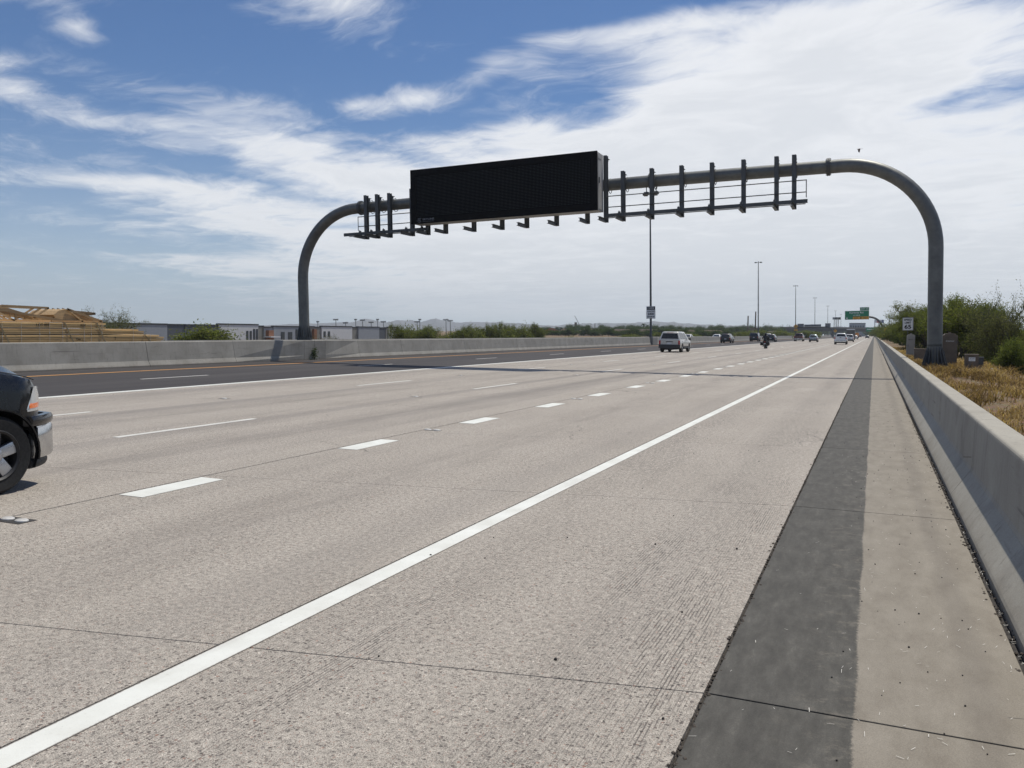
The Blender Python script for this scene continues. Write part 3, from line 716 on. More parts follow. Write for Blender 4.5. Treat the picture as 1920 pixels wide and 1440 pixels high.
# ================================================================== LIGHT POLES
def build_light_poles():
    def pole(label, y):
        t = thing('light_pole', label, 'light pole', (-28.05, y, 1.02), (0, TILT, 0), 'tall light poles along the median')
        MB().tube([(0, 0, 0), (0, 0, 6), (0, 0, 13), (0, 0, 19.6)], [.16, .14, .115, .085], 12).build('shaft', 'galvanised_dark', t, smooth=50)
        MB().box((0, 0, .05), (.5, .5, .1)).build('base_plate', 'galvanised_dark', t)
        MB().tube([(-.75, 0, 19.35), (.75, 0, 19.35)], .05, 8).build('crossarm', 'galvanised_dark', t)
        for sx in (-1, 1):
            for dy in (-.32, .32):
                MB().prism([(-.27, -.12), (.27, -.12), (.22, .10), (-.22, .10)], 'y', dy-.24, dy+.24).build('luminaire', 'galvanised_dark', t, loc=(sx*.66, 0, 19.32), bevel=.03)
        return t
    L = ['tall twin-head light pole on the median carrying the HOV violation sign', 'second light pole from the camera, above the motorcycle rider', 'third light pole from the camera, rising behind the yellow diamond sign',
         'fourth light pole from the camera, behind the silver car', 'fifth light pole from the camera, next left of the billboard on its pillar', 'sixth light pole from the camera, small, left of the green sign', 'seventh and farthest light pole, just left of the green sign']
    for l, y in zip(L, (113.6, 230, 345, 461, 592, 712, 832)): pole(l, y)
    # HOV sign on the first pole
    s = thing('hov_sign', 'black and white HOV violation fine sign mounted on the nearest light pole', 'sign', (-28.05, 113.6, 3.55), (0, TILT, 0))
    MB().b2((-.62, -.21, 0), (.62, -.18, 1.68)).build('panel', 'sign_white', s, bevel=.004)
    MB().b2((-.58, -.218, 1.20), (.58, -.2105, 1.63)).build('header', 'sign_black', s)
    text('lettering', 'HOV', .36, 'sign_white', s, (.14, -.222, 1.41), FACE, .68, .02)
    d = MB().tube([(-.38, -.222, 1.57), (-.27, -.222, 1.41), (-.38, -.222, 1.25), (-.49, -.222, 1.41), (-.38, -.222, 1.57)], .022, 6); d.build('diamond', 'sign_white', s)
    text('lettering', 'VIOLATION', .24, 'sign_black', s, (0, -.214, .98), FACE, .98, .02)
    text('lettering', '$400', .42, 'sign_black', s, (0, -.214, .62), FACE, .80, .02)
    text('lettering', 'MINIMUM', .24, 'sign_black', s, (0, -.214, .24), FACE, .94, .02)
    e = MB()
    for a, b in (((-.62, -.214, 0), (-.585, -.2105, 1.2)), ((.585, -.214, 0), (.62, -.2105, 1.2)), ((-.585, -.214, 0), (.585, -.2105, .035))): e.b2(a, b)
    e.build('border', 'sign_black', s)
    for z in (.3, 1.4): MB().box((0, -.09, z), (.34, .2, .06)).build('bracket', 'galvanised_dark', s)
build_light_poles()

# ================================================================== ROADSIDE SIGNS
def rounded(w, h, r, n=4):
    P = []
    for cx, cz, a0 in ((w/2-r, h/2-r, 0), (-w/2+r, h/2-r, 90), (-w/2+r, -h/2+r, 180), (w/2-r, -h/2+r, 270)):
        for k in range(n+1): a = R_(a0+90*k/n); P.append((cx+r*math.cos(a), cz+r*math.sin(a)))
    return P
def build_signs():
    s = thing('speed_limit_sign', 'white SPEED LIMIT 65 sign on a thin post in the dry grass', 'sign', (1.93, 57, .30), (0, TILT, 0)); s.scale = (.94, 1, .985)
    MB().box((0, .03, 1.2), (.045, .045, 2.7)).build('post', 'galvanised_dark', s)
    z = 2.06
    MB().prism([(a, b+z) for a, b in rounded(.63, .79, .04)], 'y', -.012, -.006).build('panel', 'sign_white', s)
    fr = MB(); o = rounded(.60, .76, .035); i = rounded(.575, .735, .03); m = len(o)
    fr.add([(a, -.0145, b+z) for a, b in o]+[(a, -.0145, b+z) for a, b in i], [(k, (k+1) % m, m+(k+1) % m, m+k) for k in range(m)]); fr.build('border', 'sign_black', s)
    text('lettering', 'SPEED', .16, 'sign_black', s, (0, -.0155, z+.255), FACE, .46, .03); text('lettering', 'LIMIT', .16, 'sign_black', s, (0, -.0155, z+.075), FACE, .38, .03)
    text('lettering', '65', .33, 'sign_black', s, (0, -.0155, z-.185), FACE, .40, .03)
    # cantilever guide sign
    Y = 250.
    g = thing('sign_cantilever', 'dark curved cantilever arm on the right holding the green exit sign', 'gantry', (2.18, Y, .3), (0, TILT, 0))
    Rb = 3.6; Hc = 6.35
    arc = [(-Rb+Rb*math.cos(a*math.pi/24), 0, Hc-Rb+Rb*math.sin(a*math.pi/24)) for a in range(13)]
    MB().tube([(0, 0, 0)]+arc+[(-9.2, 0, Hc)], .27, 20).build('arm', 'galvanised_dark', g, smooth=50)
    MB().revolve([(0, .5), (.08, .5), (.1, .42), (.6, .28)], 'z', 20).build('base_plate', 'galvanised_dark', g)
    k = thing('guide_sign', 'green Kyrene Rd overhead exit sign with yellow EXIT ONLY strip', 'sign', (-4.5, Y-.55, 7.0), (0, TILT, 0))
    w, h = 6.15, 2.42
    MB().b2((-w/2, 0, -h/2), (w/2, .06, h/2)).build('panel', 'sign_green', k, bevel=.01)
    MB().b2((w/2-2.34, .005, h/2+.01), (w/2, .06, h/2+.92)).build('exit_tab', 'sign_green', k)
    MB().b2((-w/2+2.05, -.012, -h/2+.05), (w/2-.05, -.002, -h/2+.80)).build('exit_only_strip', 'sign_yellow', k)
    def border(cx, cz, ww, hh, mat, y):
        b = MB(); t = .05
        for a, c in (((cx-ww/2, y-.004, cz+hh/2-t), (cx+ww/2, y, cz+hh/2)), ((cx-ww/2, y-.004, cz-hh/2), (cx+ww/2, y, cz-hh/2+t)), ((cx-ww/2, y-.004, cz-hh/2+t), (cx-ww/2+t, y, cz+hh/2-t)), ((cx+ww/2-t, y-.004, cz-hh/2+t), (cx+ww/2, y, cz+hh/2-t))): b.b2(a, c)
        b.build('border', mat, k)
    border(0, 0, w-.04, h-.04, 'sign_white', -.014); border(w/2-1.17, h/2+.465, 2.28, .84, 'sign_white', .0)
    text('lettering', 'Kyrene Rd', .62, 'sign_white', k, (-.15, -.006, .68), FACE, 3.5, .02); text('lettering', '1/4 MILE', .4, 'sign_white', k, (-.1, -.006, -.02), FACE, 1.75, .02)
    text('lettering', 'EXIT 53', .46, 'sign_white', k, (w/2-1.17, -.001, h/2+.46), FACE, 1.75, .02)
    text('lettering', 'EXIT', .42, 'sign_black', k, (-.2, -.016, -h/2+.42), FACE, .95, .02); text('lettering', 'ONLY', .42, 'sign_black', k, (2.12, -.016, -h/2+.42), FACE, 1.1, .02)
    def arrow(x, z, mat, s_):
        MB().prism([(x-.07*s_, z+.3*s_), (x+.07*s_, z+.3*s_), (x+.07*s_, z+.02*s_), (x+.32*s_, z+.12*s_), (x, z-.3*s_), (x-.32*s_, z+.12*s_), (x-.07*s_, z+.02*s_)], 'y', -.02, -.014).build('arrow', mat, k)
    arrow(-2.52, -h/2+.44, 'sign_white', .95); arrow(1.0, -h/2+.43, 'sign_black', 1.)
    for x in (-2.2, -.3, 1.7): MB().box((x, .18, 0), (.1, .2, 2.4)).build('hanger', 'galvanised_dark', k)
    # yellow warning signs
    def diamond(label, x, y, zc, sz, plaque=False, post=True, z0=.3, chevron=False):
        d = thing('warning_sign', label, 'sign', (x, y, z0), (0, TILT, 0))
        if post: MB().box((0, .05, (zc-z0)/2), (.07, .07, zc-z0+sz*.6)).build('post', 'galvanised_dark', d)
        zz = zc-z0
        if chevron:
            MB().b2((-sz*.42, -.01, zz-sz*.55), (sz*.42, .0, zz+sz*.55)).build('panel', 'sign_yellow', d)
            MB().prism([(.26*sz, zz+.45*sz), (.0, zz+.45*sz), (-.3*sz, zz), (.0, zz-.45*sz), (.26*sz, zz-.45*sz), (-.04*sz, zz)], 'y', -.016, -.012).build('arrow', 'sign_black', d)
        else:
            MB().prism([(0, zz+sz/1.41), (sz/1.41, zz), (0, zz-sz/1.41), (-sz/1.41, zz)], 'y', -.012, 0).build('panel', 'sign_yellow', d)
            MB().tube([(0, -.016, zz-.25*sz), (0, -.016, zz+.1*sz), (.12*sz, -.016, zz+.3*sz)], .05*sz, 6).build('symbol', 'sign_black', d)
        if plaque: MB().b2((-sz*.55, -.012, zz-sz*1.35), (sz*.55, 0, zz-sz*.8)).build('plaque', 'sign_yellow', d)
    diamond('yellow diamond warning sign with plaque at the third light pole', -27.9, 344.4, 4.7, 1.3, True, False, 1.0)
    diamond('yellow chevron warning sign beside the trees, right of the cantilever post', 2.35, 182, 2.45, 1.05, chevron=True)
    diamond('small orange-yellow diamond sign beyond the white pickup', -15.8, 402, 3.3, 1.1, z0=0.)
    diamond('tiny yellow diamond sign in front of the far right trees', 3.2, 420, 4.6, 1.1)
    # sign backs of the opposite carriageway
    b = thing('rear_sign_gantry', 'grey sign bridge seen from behind over the opposite carriageway', 'gantry', (-14.6, 352, 0), (0, TILT, 0))
    Rc = 2.6
    MB().tube([(0, 0, 0)]+[(-Rc+Rc*math.cos(a*math.pi/24), 0, 4.7-Rc+Rc*math.sin(a*math.pi/24)) for a in range(13)]+[(-13.5, 0, 4.7)], .2, 12).build('arm', 'galvanised_dark', b, smooth=50)
    for x0, x1, z0, z1 in ((-13.3, -10.9, 3.9, 6.1), (-10.8, -4.5, 3.95, 5.75), (-3.0, -1.0, 3.9, 6.1)):
        q = MB().b2((x0, .35, z0), (x1, .42, z1)).build('sign_back_panel', 'sign_back', b)
        m = MB(); x = x0+.3
        while x < x1: m.b2((x, .26, z0), (x+.1, .345, z1)); x += .95
        m.build('stiffener', 'galvanised_dark', q)
    # far green signs under the bridge
    for lab, x, y, z, w, h in (('small far green sign hanging at the overpass, right end', -2.0, 560, 5.0, 5.2, 2.6), ('smallest far green sign below the overpass, over the lanes', -12.5, 610, 2.9, 5.0, 1.6)):
        f = thing('far_guide_sign', lab, 'sign', (x, y, z)); MB().b2((-w/2, 0, -h/2), (w/2, .1, h/2)).build('panel', 'sign_green', f)
        t = MB().b2((-w/2+.1, -.02, h/2-.2), (w/2-.1, -.004, h/2-.1)); t.b2((-w/2+.5, -.02, -.1), (w/2-.9, -.004, .35)); t.build('legend', 'sign_white', f)
        MB().b2((w/2-.5, .12, -z), (w/2-.3, .3, -h/2)).build('post', 'galvanised_dark', f)
build_signs()

# ================================================================== CABINETS
def build_cabinets():
    def cab(name, label, x, y, z, w, d, h, mat, stepped, rz=0):
        t = thing(name, label, 'cabinet', (x, y, z), (0, 0, rz))
        if stepped:
            P = [(-w/2, 0), (w/2, 0), (w/2, h*.945), (w/2-.10*w, h*.95), (w/2-.16*w, h*.99), (.10*w, h), (-.10*w, h), (-w/2+.16*w, h*.99), (-w/2+.10*w, h*.95), (-w/2, h*.945)]
            MB().prism(P, 'y', -d/2, d/2).build('body', mat, t, bevel=.006)
            MB().b2((-.045, -.05, h), (.045, .05, h+.05)).build('vent_cap', mat, t)
        else:
            MB().b2((-w/2, -d/2, 0), (w/2, d/2, h*.93)).build('body', mat, t, bevel=.008)
            MB().b2((-w/2-.015, -d/2-.015, h*.93+.002), (w/2+.015, d/2+.015, h)).build('lid', mat, t, bevel=.008)
        dr = MB().b2((-w*.40, -d/2-.012, h*.06), (w*.42, -d/2-.001, h*.86)).build('door', mat, t, bevel=.004)
        MB().b2((-w*.36, -d/2-.035, h*.38), (-w*.32, -d/2-.012, h*.50)).build('handle', 'galvanised_dark', dr)
        m = MB()
        for k in range(3): m.b2((w*.40, -d/2-.026, h*(.2+.26*k)), (w*.43, -d/2-.012, h*(.26+.26*k)))
        m.build('hinge', 'galvanised_dark', dr)
        p = MB().b2((-w/2-.12, -d/2-.15, -.25), (w/2+.12, d/2+.15, -.001)).build('pad', 'cabinet_pad', t, bevel=.015)
        return t
    a = cab('utility_cabinet', 'tall brown utility cabinet with stepped top right of the arch post', 2.80, 38.2, .30, .54, .6, 1.43, 'cabinet_brown', True)
    text('lettering', 'ROADWAY', .075, 'sign_white', a, (-.0, -.316, 1.12), FACE, .30, .0); 
    b = cab('utility_cabinet', 'pale grey utility cabinet with stepped top beside the speed limit sign', 2.02, 55.5, .50, .44, .45, 1.20, 'cabinet_grey', True)
    text('lettering', 'ADOT', .07, 'sign_black', b, (-.02, -.241, .88), FACE, .26, .01)
    c = cab('pedestal_box', 'short brown pedestal box with white notice, right of the tall cabinet', 3.42, 36.2, .27, .44, .40, .68, 'cabinet_brown', False)
    n = MB().b2((-.11, -.222, .42), (.11, -.2165, .56)).build('notice', 'sign_white', c); text('lettering', 'NOTICE', .04, 'sign_black', c, (0, -.2235, .52), FACE, .16, .01); text('lettering', 'CONTACT', .03, 'sign_black', c, (0, -.2235, .465), FACE, .16, .0)
    d = cab('meter_box', 'small dark grey box standing just behind the short brown pedestal', 3.80, 37.1, .27, .22, .25, .56, 'galvanised_dark', False)
    e = cab('pedestal_box', 'low brown pedestal box half hidden left of the arch post', 2.12, 46.5, .36, .52, .4, .62, 'cabinet_brown', False)
    q = MB().b2((3.55, 34.9, .22), (3.95, 35.5, .31)); tag(q.build('handhole_lid', 'cabinet_pad', bevel=.01), 'flat pale concrete handhole lid in the grass before the pedestal', 'lid')
build_cabinets()

# ================================================================== VEHICLES
def lerp(a, b, t): return a+(b-a)*t
def interp(P, x):
    if x <= P[0][0]: return P[0][1]
    for (x0, v0), (x1, v1) in zip(P[:-1], P[1:]):
        if x <= x1: return lerp(v0, v1, (x-x0)/(x1-x0))
    return P[-1][1]
WHEELS = {}
def wheel_meshes(R, w, dark):
    key = (R, w, dark)
    if key in WHEELS: return WHEELS[key]
    ri = R*.66
    t = MB().revolve([(-w/2, ri), (-w/2, R*.9), (-w/2+.03, R*.975), (-w*.22, R), (w*.22, R), (w/2-.03, R*.975), (w/2, R*.9), (w/2-.005, R*.8), (w/2-.012, ri)], 'x', 36, cap=False)
    r = MB().revolve([(-w/2+.02, ri-.002), (w/2-.012, ri-.002), (w/2-.005, ri-.012), (w/2-.02, ri-.03), (-w*.05, ri-.045), (-w*.05, .001)], 'x', 36, cap=False)
    s = MB()
    for k in range(5):
        a = 2*math.pi*k/5+.3; c, sn = math.cos(a), math.sin(a)
        P = [(.05, -.05), (ri-.02, -.062), (ri-.02, .062), (.05, .05)]
        vs = [(x, c*u-sn*v, sn*u+c*v) for x in (w*.12, w/2-.03) for u, v in P]
        s.add(vs, [(0, 1, 2, 3), (7, 6, 5, 4), (0, 1, 5, 4), (1, 2, 6, 5), (2, 3, 7, 6), (3, 0, 4, 7)])
    s.revolve([(w*.1, .085), (w/2-.025, .08), (w/2-.015, .04), (w/2-.015, .005)], 'x', 16)
    WHEELS[key] = (t.mesh('tyre', 'rubber', smooth=35), r.mesh('rim', 'alloy_dark', smooth=35), s.mesh('spokes', 'alloy_dark' if dark else 'alloy', smooth=30, bevel=.008)); return WHEELS[key]
def add_wheels(t, hubs, R, w, W, dark=False):
    T_, Rm, S = wheel_meshes(R, w, dark)
    for y in hubs:
        for sx in (-1, 1):
            h = bpy.data.objects.new('wheel', T_); COL.objects.link(h); h.parent = t; h.location = (sx*(W-w/2-.01), y, R)
            h.rotation_euler = (0, 0, 0 if sx > 0 else math.pi)
            link('rim', Rm, h); link('spokes', S, h)
K = {
 'suv': dict(L=4.75, W=.93, R=.37, hubs=(.92, 3.75), zs=.36, top=[(0, 1.03), (3.2, 1.07), (4.0, 1.02), (4.45, .95), (4.75, .80)], cab=(.04, 3.72, .30, 2.75, 1.06, 1.74, .90, .70), wins=[(.04, .25), (.27, .55), (.57, .90)]),
 'cross': dict(L=4.4, W=.90, R=.34, hubs=(.80, 3.45), zs=.33, top=[(0, .98), (2.8, 1.0), (3.7, .95), (4.2, .84), (4.4, .7)], cab=(.05, 3.45, .50, 2.35, .99, 1.58, .87, .63), wins=[(.12, .50), (.52, .88)]),
 'boxsuv': dict(L=4.6, W=.92, R=.38, hubs=(.85, 3.65), zs=.38, top=[(0, 1.12), (3.1, 1.14), (4.2, 1.10), (4.45, 1.0), (4.6, .85)], cab=(.03, 3.3, .12, 2.9, 1.13, 1.83, .90, .78), wins=[(.04, .27), (.29, .6), (.62, .93)]),
 'sedan': dict(L=4.65, W=.89, R=.32, hubs=(.95, 3.65), zs=.30, top=[(0, .92), (1.0, .96), (3.2, .93), (4.1, .82), (4.65, .62)], cab=(.55, 3.55, 1.25, 2.4, .94, 1.44, .85, .60), wins=[(.18, .5), (.52, .86)]),
 'pickup': dict(L=5.5, W=1.0, R=.385, hubs=(1.25, 4.85), zs=.45, top=[(0, 1.26), (2.2, 1.27), (4.1, 1.28), (4.5, 1.255), (4.85, 1.205), (5.15, 1.145), (5.3, 1.11), (5.4, 1.06), (5.46, 1.0), (5.5, .93)], cab=(2.0, 4.45, 2.22, 3.55, 1.26, 1.88, .92, .66), wins=[(.04, .40), (.43, .92)]),
}
def vehicle(kind, name, label, cat, paint, x, y, heading=0., group=None, far=False, lower=None, bumper=None, z=0., dark_rims=False, bar=False):
    k = K[kind]; L, W, R = k['L'], k['W'], k['R']
    t = thing(name, label, cat, (x, y, z), (0, 0, heading), group)
    nose = L-(.45 if kind == 'pickup' else .55)
    def plan(yy):
        if yy > nose: return W*(1-.27*((yy-nose)/(L-nose))**2.3)
        if yy < .25: return W*(1-.06*((.25-yy)/.25)**2)
        return W
    st = sorted(set([round(v, 3) for v in np.linspace(0, L, 26 if far else 58)]+[h+R*1.16*math.cos(a*math.pi/12) for h in k['hubs'] for a in range(13)]))
    rings = []
    for yy in st:
        w = plan(yy); zt = interp(k['top'], yy); zs = k['zs']; lo = 0
        if yy > L-.3: zs += .02
        for h in k['hubs']:
            dy = abs(yy-h)
            if dy < R*1.16: lo = max(lo, R+math.sqrt((R*1.16)**2-dy*dy))
        cr = interp([(4.0, .08), (4.4, .17), (5.0, .18), (5.3, .12), (5.42, .06), (5.5, .03)], yy) if kind == 'pickup' else .04
        half = [(w*.94, zs), (w*.985, zs+.10), (w, lerp(zs, zt, .45)), (w*.99, lerp(zs, zt, .74)), (w*.975, zt-.07), (w*.935, zt-.015), (w*.84, zt+.005), (w*.55, zt+cr*.8), (0, zt+cr)]
        half = [(a, max(b, min(lo, zt-.08))) for a, b in half]
        rings.append([(a, yy, b) for a, b in half]+[(-a, yy, b) for a, b in half[-2::-1]])
    body = MB().loft(rings).build('body', paint, t, smooth=32)
    MB().b2((-W*.72, .15, .24), (W*.72, L-.25, min(.72, k['top'][0][1]-.1))).build('underbody', 'black_trim', t)
    # cabin
    yb0, yb1, yr0, yr1, zb, zr, wb, wr = k['cab']
    def ring(a, b, w, zz, c=.05): return [(w-c, a, zz), (w, a+c, zz), (w, b-c, zz), (w-c, b, zz), (-w+c, b, zz), (-w, b-c, zz), (-w, a+c, zz), (-w+c, a, zz)]
    zb0 = zb-.06
    MB().loft([ring(yb0, yb1, wb, zb0), ring(yr0, yr1, wr, zr-.07), ring(yr0+.05, yr1-.08, wr-.05, zr-.015), ring(yr0+.22, yr1-.25, wr-.2, zr+.01)]).build('cabin', paint, t, smooth=40)
    zr_ = zr-.07
    def side(s, u, sx): return Vector((sx*(lerp(wb, wr, u)+.007), lerp(lerp(yb0, yb1, s), lerp(yr0, yr1, s), u), lerp(zb0, zr_, u)))
    u0, u1 = .16, .93
    for sx in (-1, 1):
        for a, b in k['wins']:
            MB().add([side(a, u0, sx), side(b, u0, sx), side(b if b < .8 else b-.02, u1, sx), side(a, u1, sx)], [(0, 1, 2, 3)]).build('side_window', 'glass_dark', t)
    def endp(yb, yr, u, f, off): w = lerp(wb, wr, u)-.06; return Vector((f*w, lerp(yb, yr, u)+off, lerp(zb0, zr_, u)))
    rw = .22 if kind == 'pickup' else u0+.06
    MB().add([endp(yb0, yr0, rw, -.93, -.009), endp(yb0, yr0, rw, .93, -.009), endp(yb0, yr0, .90, .93, -.009), endp(yb0, yr0, .90, -.93, -.009)], [(0, 1, 2, 3)]).build('rear_window', 'glass_dark', t)
    MB().add([endp(yb1, yr1, u0, -.95, .009), endp(yb1, yr1, u0, .95, .009), endp(yb1, yr1, .95, .95, .009), endp(yb1, yr1, .95, -.95, .009)], [(0, 1, 2, 3)]).build('windscreen', 'glass_dark', t)
    add_wheels(t, k['hubs'], R, .235, W, dark_rims)
    zt0 = k['top'][0][1]
    for sx in (-1, 1):
        MB().b2((sx*W*.80, -.025, zt0-.36), (sx*(W*.955), .06, zt0-.03)).build('tail_light', 'tail_red', t, bevel=.01)
        MB().box((sx*(W+.10), yb1-.38, zb+.06), (.20, .10, .15)).build('mirror', bumper or 'black_trim', t, bevel=.02)
        for yy in ([yb0+.75, yb0+1.75] if kind != 'sedan' else [1.6, 2.5]): MB().b2((sx*(W-.004), yy, zb-.17), (sx*(W+.02), yy+.16, zb-.13)).build('door_handle', 'black_trim', t)
    bm_ = bumper or 'black_trim'
    bw = W*.97
    MB().prism([(-bw, .16), (-bw, .0), (-bw*.9, -.09), (bw*.9, -.09), (bw, 0), (bw, .16)], 'z', k['zs']-.02, k['zs']+(.30 if lower else .22)).build('rear_bumper', bm_, t, bevel=.02)
    if lower:
        m = MB()
        for sx in (-1, 1): m.b2((sx*(W-.03), k['hubs'][0]+R*1.2, k['zs']-.02), (sx*(W+.012), k['hubs'][1]-R*1.2, k['zs']+.16))
        m.build('side_cladding', lower, t, bevel=.01)
    pz = zt0-.34 if kind != 'pickup' else k['zs']+.10
    MB().b2((-.17, -.105 if kind == 'pickup' else -.022, pz), (.17, -.095 if kind == 'pickup' else -.010, pz+.16)).build('licence_plate', 'plate_white', t)
    if kind != 'pickup': MB().b2((-.30, -.018, pz+.17), (.30, -.006, pz+.235)).build('plate_trim', 'black_trim', t)
    if kind == 'pickup':
        MB().b2((-W*.78, -.016, .66), (W*.78, .005, zt0-.04)).build('tailgate', paint, t, bevel=.012)
        MB().b2((-.12, -.03, zt0-.16), (.12, -.017, zt0-.08)).build('tailgate_handle', 'black_trim', t)
        MB().b2((-W*.86, .08, zt0-.05), (W*.86, yb0-.03, zt0+.052)).build('bed_cover', 'black_trim', t)
    if kind in ('suv', 'boxsuv', 'cross') and not far:
        MB().b2((-.28, yr0-.02, zr-.10), (.28, yr0+.02, zr-.075)).build('brake_light', 'tail_red', t)
    return t
def far_car(kind, label, paint, x, y, heading=0., z=0., cat='car', group='distant traffic'):
    return vehicle(kind, {'pickup': 'pickup_truck'}.get(kind, 'car'), label, cat, paint, x, y, heading, group, far=True, z=z)

def near_truck():
    t = vehicle('pickup', 'pickup_truck', 'black pickup truck with chrome front bumper, cut off by the left edge', 'pickup', 'black_paint', -8.68, .58)
    k = K['pickup']; L, W = k['L'], k['W']; nose = L-.45
    def plan(yy): return W*(1-.27*(max(0, (yy-nose))/(L-nose))**2.3)
    def wrap(y0, z_of, off, mat, name, dz=None, n=14):
        """band following the front corner on both sides and across the nose"""
        m = MB()
        ys = [lerp(y0, L, i/n) for i in range(n+1)]
        out = [(plan(v)+off, v+(off*.7+.10*(name != 'fascia'))*(v-y0)/(L-y0)) for v in ys]
        path = out+[(plan(L)*f, L+off+.11*(name != 'fascia')+.03*(1-f*f)) for f in (.75, .4, 0)]
        path = path+[(-a, b) for a, b in path[-2::-1]]
        lo, hi = z_of
        rings = []
        for a, b in path:
            s = 1 if a >= 0 else -1; ia, ib = a*.96, b-.06
            rings.append([(a*.985, b-.012, lo), (a, b, lo+.03), (a, b, hi-.03), (a*.985, b-.012, hi), (ia*.97, ib, hi), (ia*.97, ib, lo)])
        m.loft(rings); return m.build(name, mat, t, smooth=40)
    wrap(5.315, (.30, .635), .035, 'chrome', 'front_bumper')
    wrap(5.22, (.637, .735), .042, 'black_paint', 'bumper_pad')
    wrap(5.24, (.205, .298), -.01, 'black_trim', 'air_dam')
    wrap(5.30, (.40, .86), -.02, 'black_paint', 'fascia')
    # head lamps wrap round the corner
    for sx in (-1, 1):
        ys = [5.18+.03*i for i in range(10)]
        def patch(zl, zh, off, nm, mat, a=0):
            vs = []; 
            for yy in ys[a:]:
                x = plan(yy)*.992+off
                vs += [(sx*x, yy, zl(yy)), (sx*x, yy, lerp(zl(yy), zh(yy), .5)), (sx*(x-.006), yy, zh(yy))]
            m_ = len(ys[a:]); fs = []
            for i in range(m_-1):
                for j in (0, 1): fs.append((3*i+j, 3*i+3+j, 3*i+4+j, 3*i+1+j))
            return MB().add(vs, fs).build(nm, mat, t, smooth=60)
        zh = lambda yy: min(1.03, .81+(yy-5.18)*1.9, interp(k['top'], yy)-.015)
        lamp = patch(lambda yy: .785, zh, .010, 'headlight', 'lamp_clear')
        am = patch(lambda yy: .815, lambda yy: min(.875, zh(yy)-.02), .0135, 'turn_signal', 'amber', 1)
    # grille
    MB().b2((-.55, L-.02, .72), (.55, L+.03, 1.0)).build('grille', 'chrome', t, bevel=.01)
    # flared wheel lips and inner liners
    for h in k['hubs']:
        for sx in (-1, 1):
            R2 = k['R']*1.16
            MB().tube([(sx*(W-.012), h+R2*math.cos(a*math.pi/16), k['R']+R2*math.sin(a*math.pi/16)) for a in range(-1, 18)], .016, 6).build('wheel_lip', 'black_paint', t, smooth=60)
            lin = MB(); lin.loft([[(sx*q, h+R2*1.0*math.cos(a*math.pi/16), k['R']+R2*1.0*math.sin(a*math.pi/16)) for a in range(-2, 19)] for q in (W-.03, W-.30)], closed=False, cap=False); lin.build('wheel_liner', 'black_trim', t)
    # hood shut line and wiper cowl intake
    for sx in (-1, 1):
        MB().tube([(sx*W*.86, yy, interp(k['top'], yy)+.008) for yy in np.linspace(4.3, 5.35, 14)], .006, 5).build('hood_seam', 'black_trim', t)
near_truck()
vehicle('suv', 'sport_utility_vehicle', 'silver SUV with dark lower bumper and red tail lights, nearest of the moving traffic', 'suv', 'silver_paint', -15.75, 70.2, lower='cladding', bumper='cladding')
vehicle('cross', 'car', 'black crossover car alone in the asphalt lane by the median', 'car', 'charcoal_paint', -23.2, 146)
vehicle('boxsuv', 'sport_utility_vehicle', 'tall boxy black SUV left of the motorcycle', 'suv', 'charcoal_paint', -23.6, 186)
vehicle('cross', 'car', 'dark blue crossover just right of the motorcycle rider', 'car', 'navy_paint', -19.6, 181)
vehicle('pickup', 'pickup_truck', 'dark red pickup truck below the yellow diamond sign', 'pickup', 'maroon_paint', -15.9, 203, bumper='chrome')
vehicle('cross', 'car', 'light blue-silver hatchback right of the dark red pickup', 'car', 'bluesilver_paint', -12.0, 192)
vehicle('pickup', 'pickup_truck', 'white pickup truck in the right lane, seen from behind', 'pickup', 'white_paint', -5.1, 150, bumper='chrome')
vehicle('suv', 'sport_utility_vehicle', 'white SUV half hidden behind the white pickup', 'suv', 'white_paint', -5.15, 207)
far_car('sedan', 'tiny white car between the box truck and the black car', 'white_paint', -6.3, 330)
far_car('sedan', 'tiny black car far ahead in the exit lane', 'charcoal_paint', -2.9, 430)
far_car('sedan', 'silver car roof showing above the median right of the silver SUV', 'silver_paint', -31.6, 158, math.pi, cat='car')
far_car('sedan', 'white car roof showing above the median near the black crossover', 'white_paint', -32, 192, math.pi)
far_car('sedan', 'white car roof showing above the median behind the dark blue crossover', 'white_paint', -33, 352, math.pi)
far_car('suv', 'white oncoming SUV behind the median, right of the dark red pickup', 'white_paint', -33, 300, math.pi)
rf = random.Random(3)
for i in range(14):
    far_car(rf.choice(['sedan', 'suv', 'cross', 'pickup']), 'oncoming vehicle in the far jam below the overpass', rf.choice(['white_paint', 'silver_paint', 'white_paint', 'maroon_paint', 'bluesilver_paint']), rf.choice([-31.5, -35.2, -38.8, -42.4]), 380+22*i+rf.uniform(-6, 6), math.pi, group='far jam below the overpass')
for i in range(5):
    far_car(rf.choice(['sedan', 'suv']), 'tiny vehicle far ahead below the overpass', rf.choice(['white_paint', 'charcoal_paint', 'maroon_paint', 'silver_paint']), rf.choice([-8.6, -5, -12.2]), 470+45*i, group='far vehicles ahead')

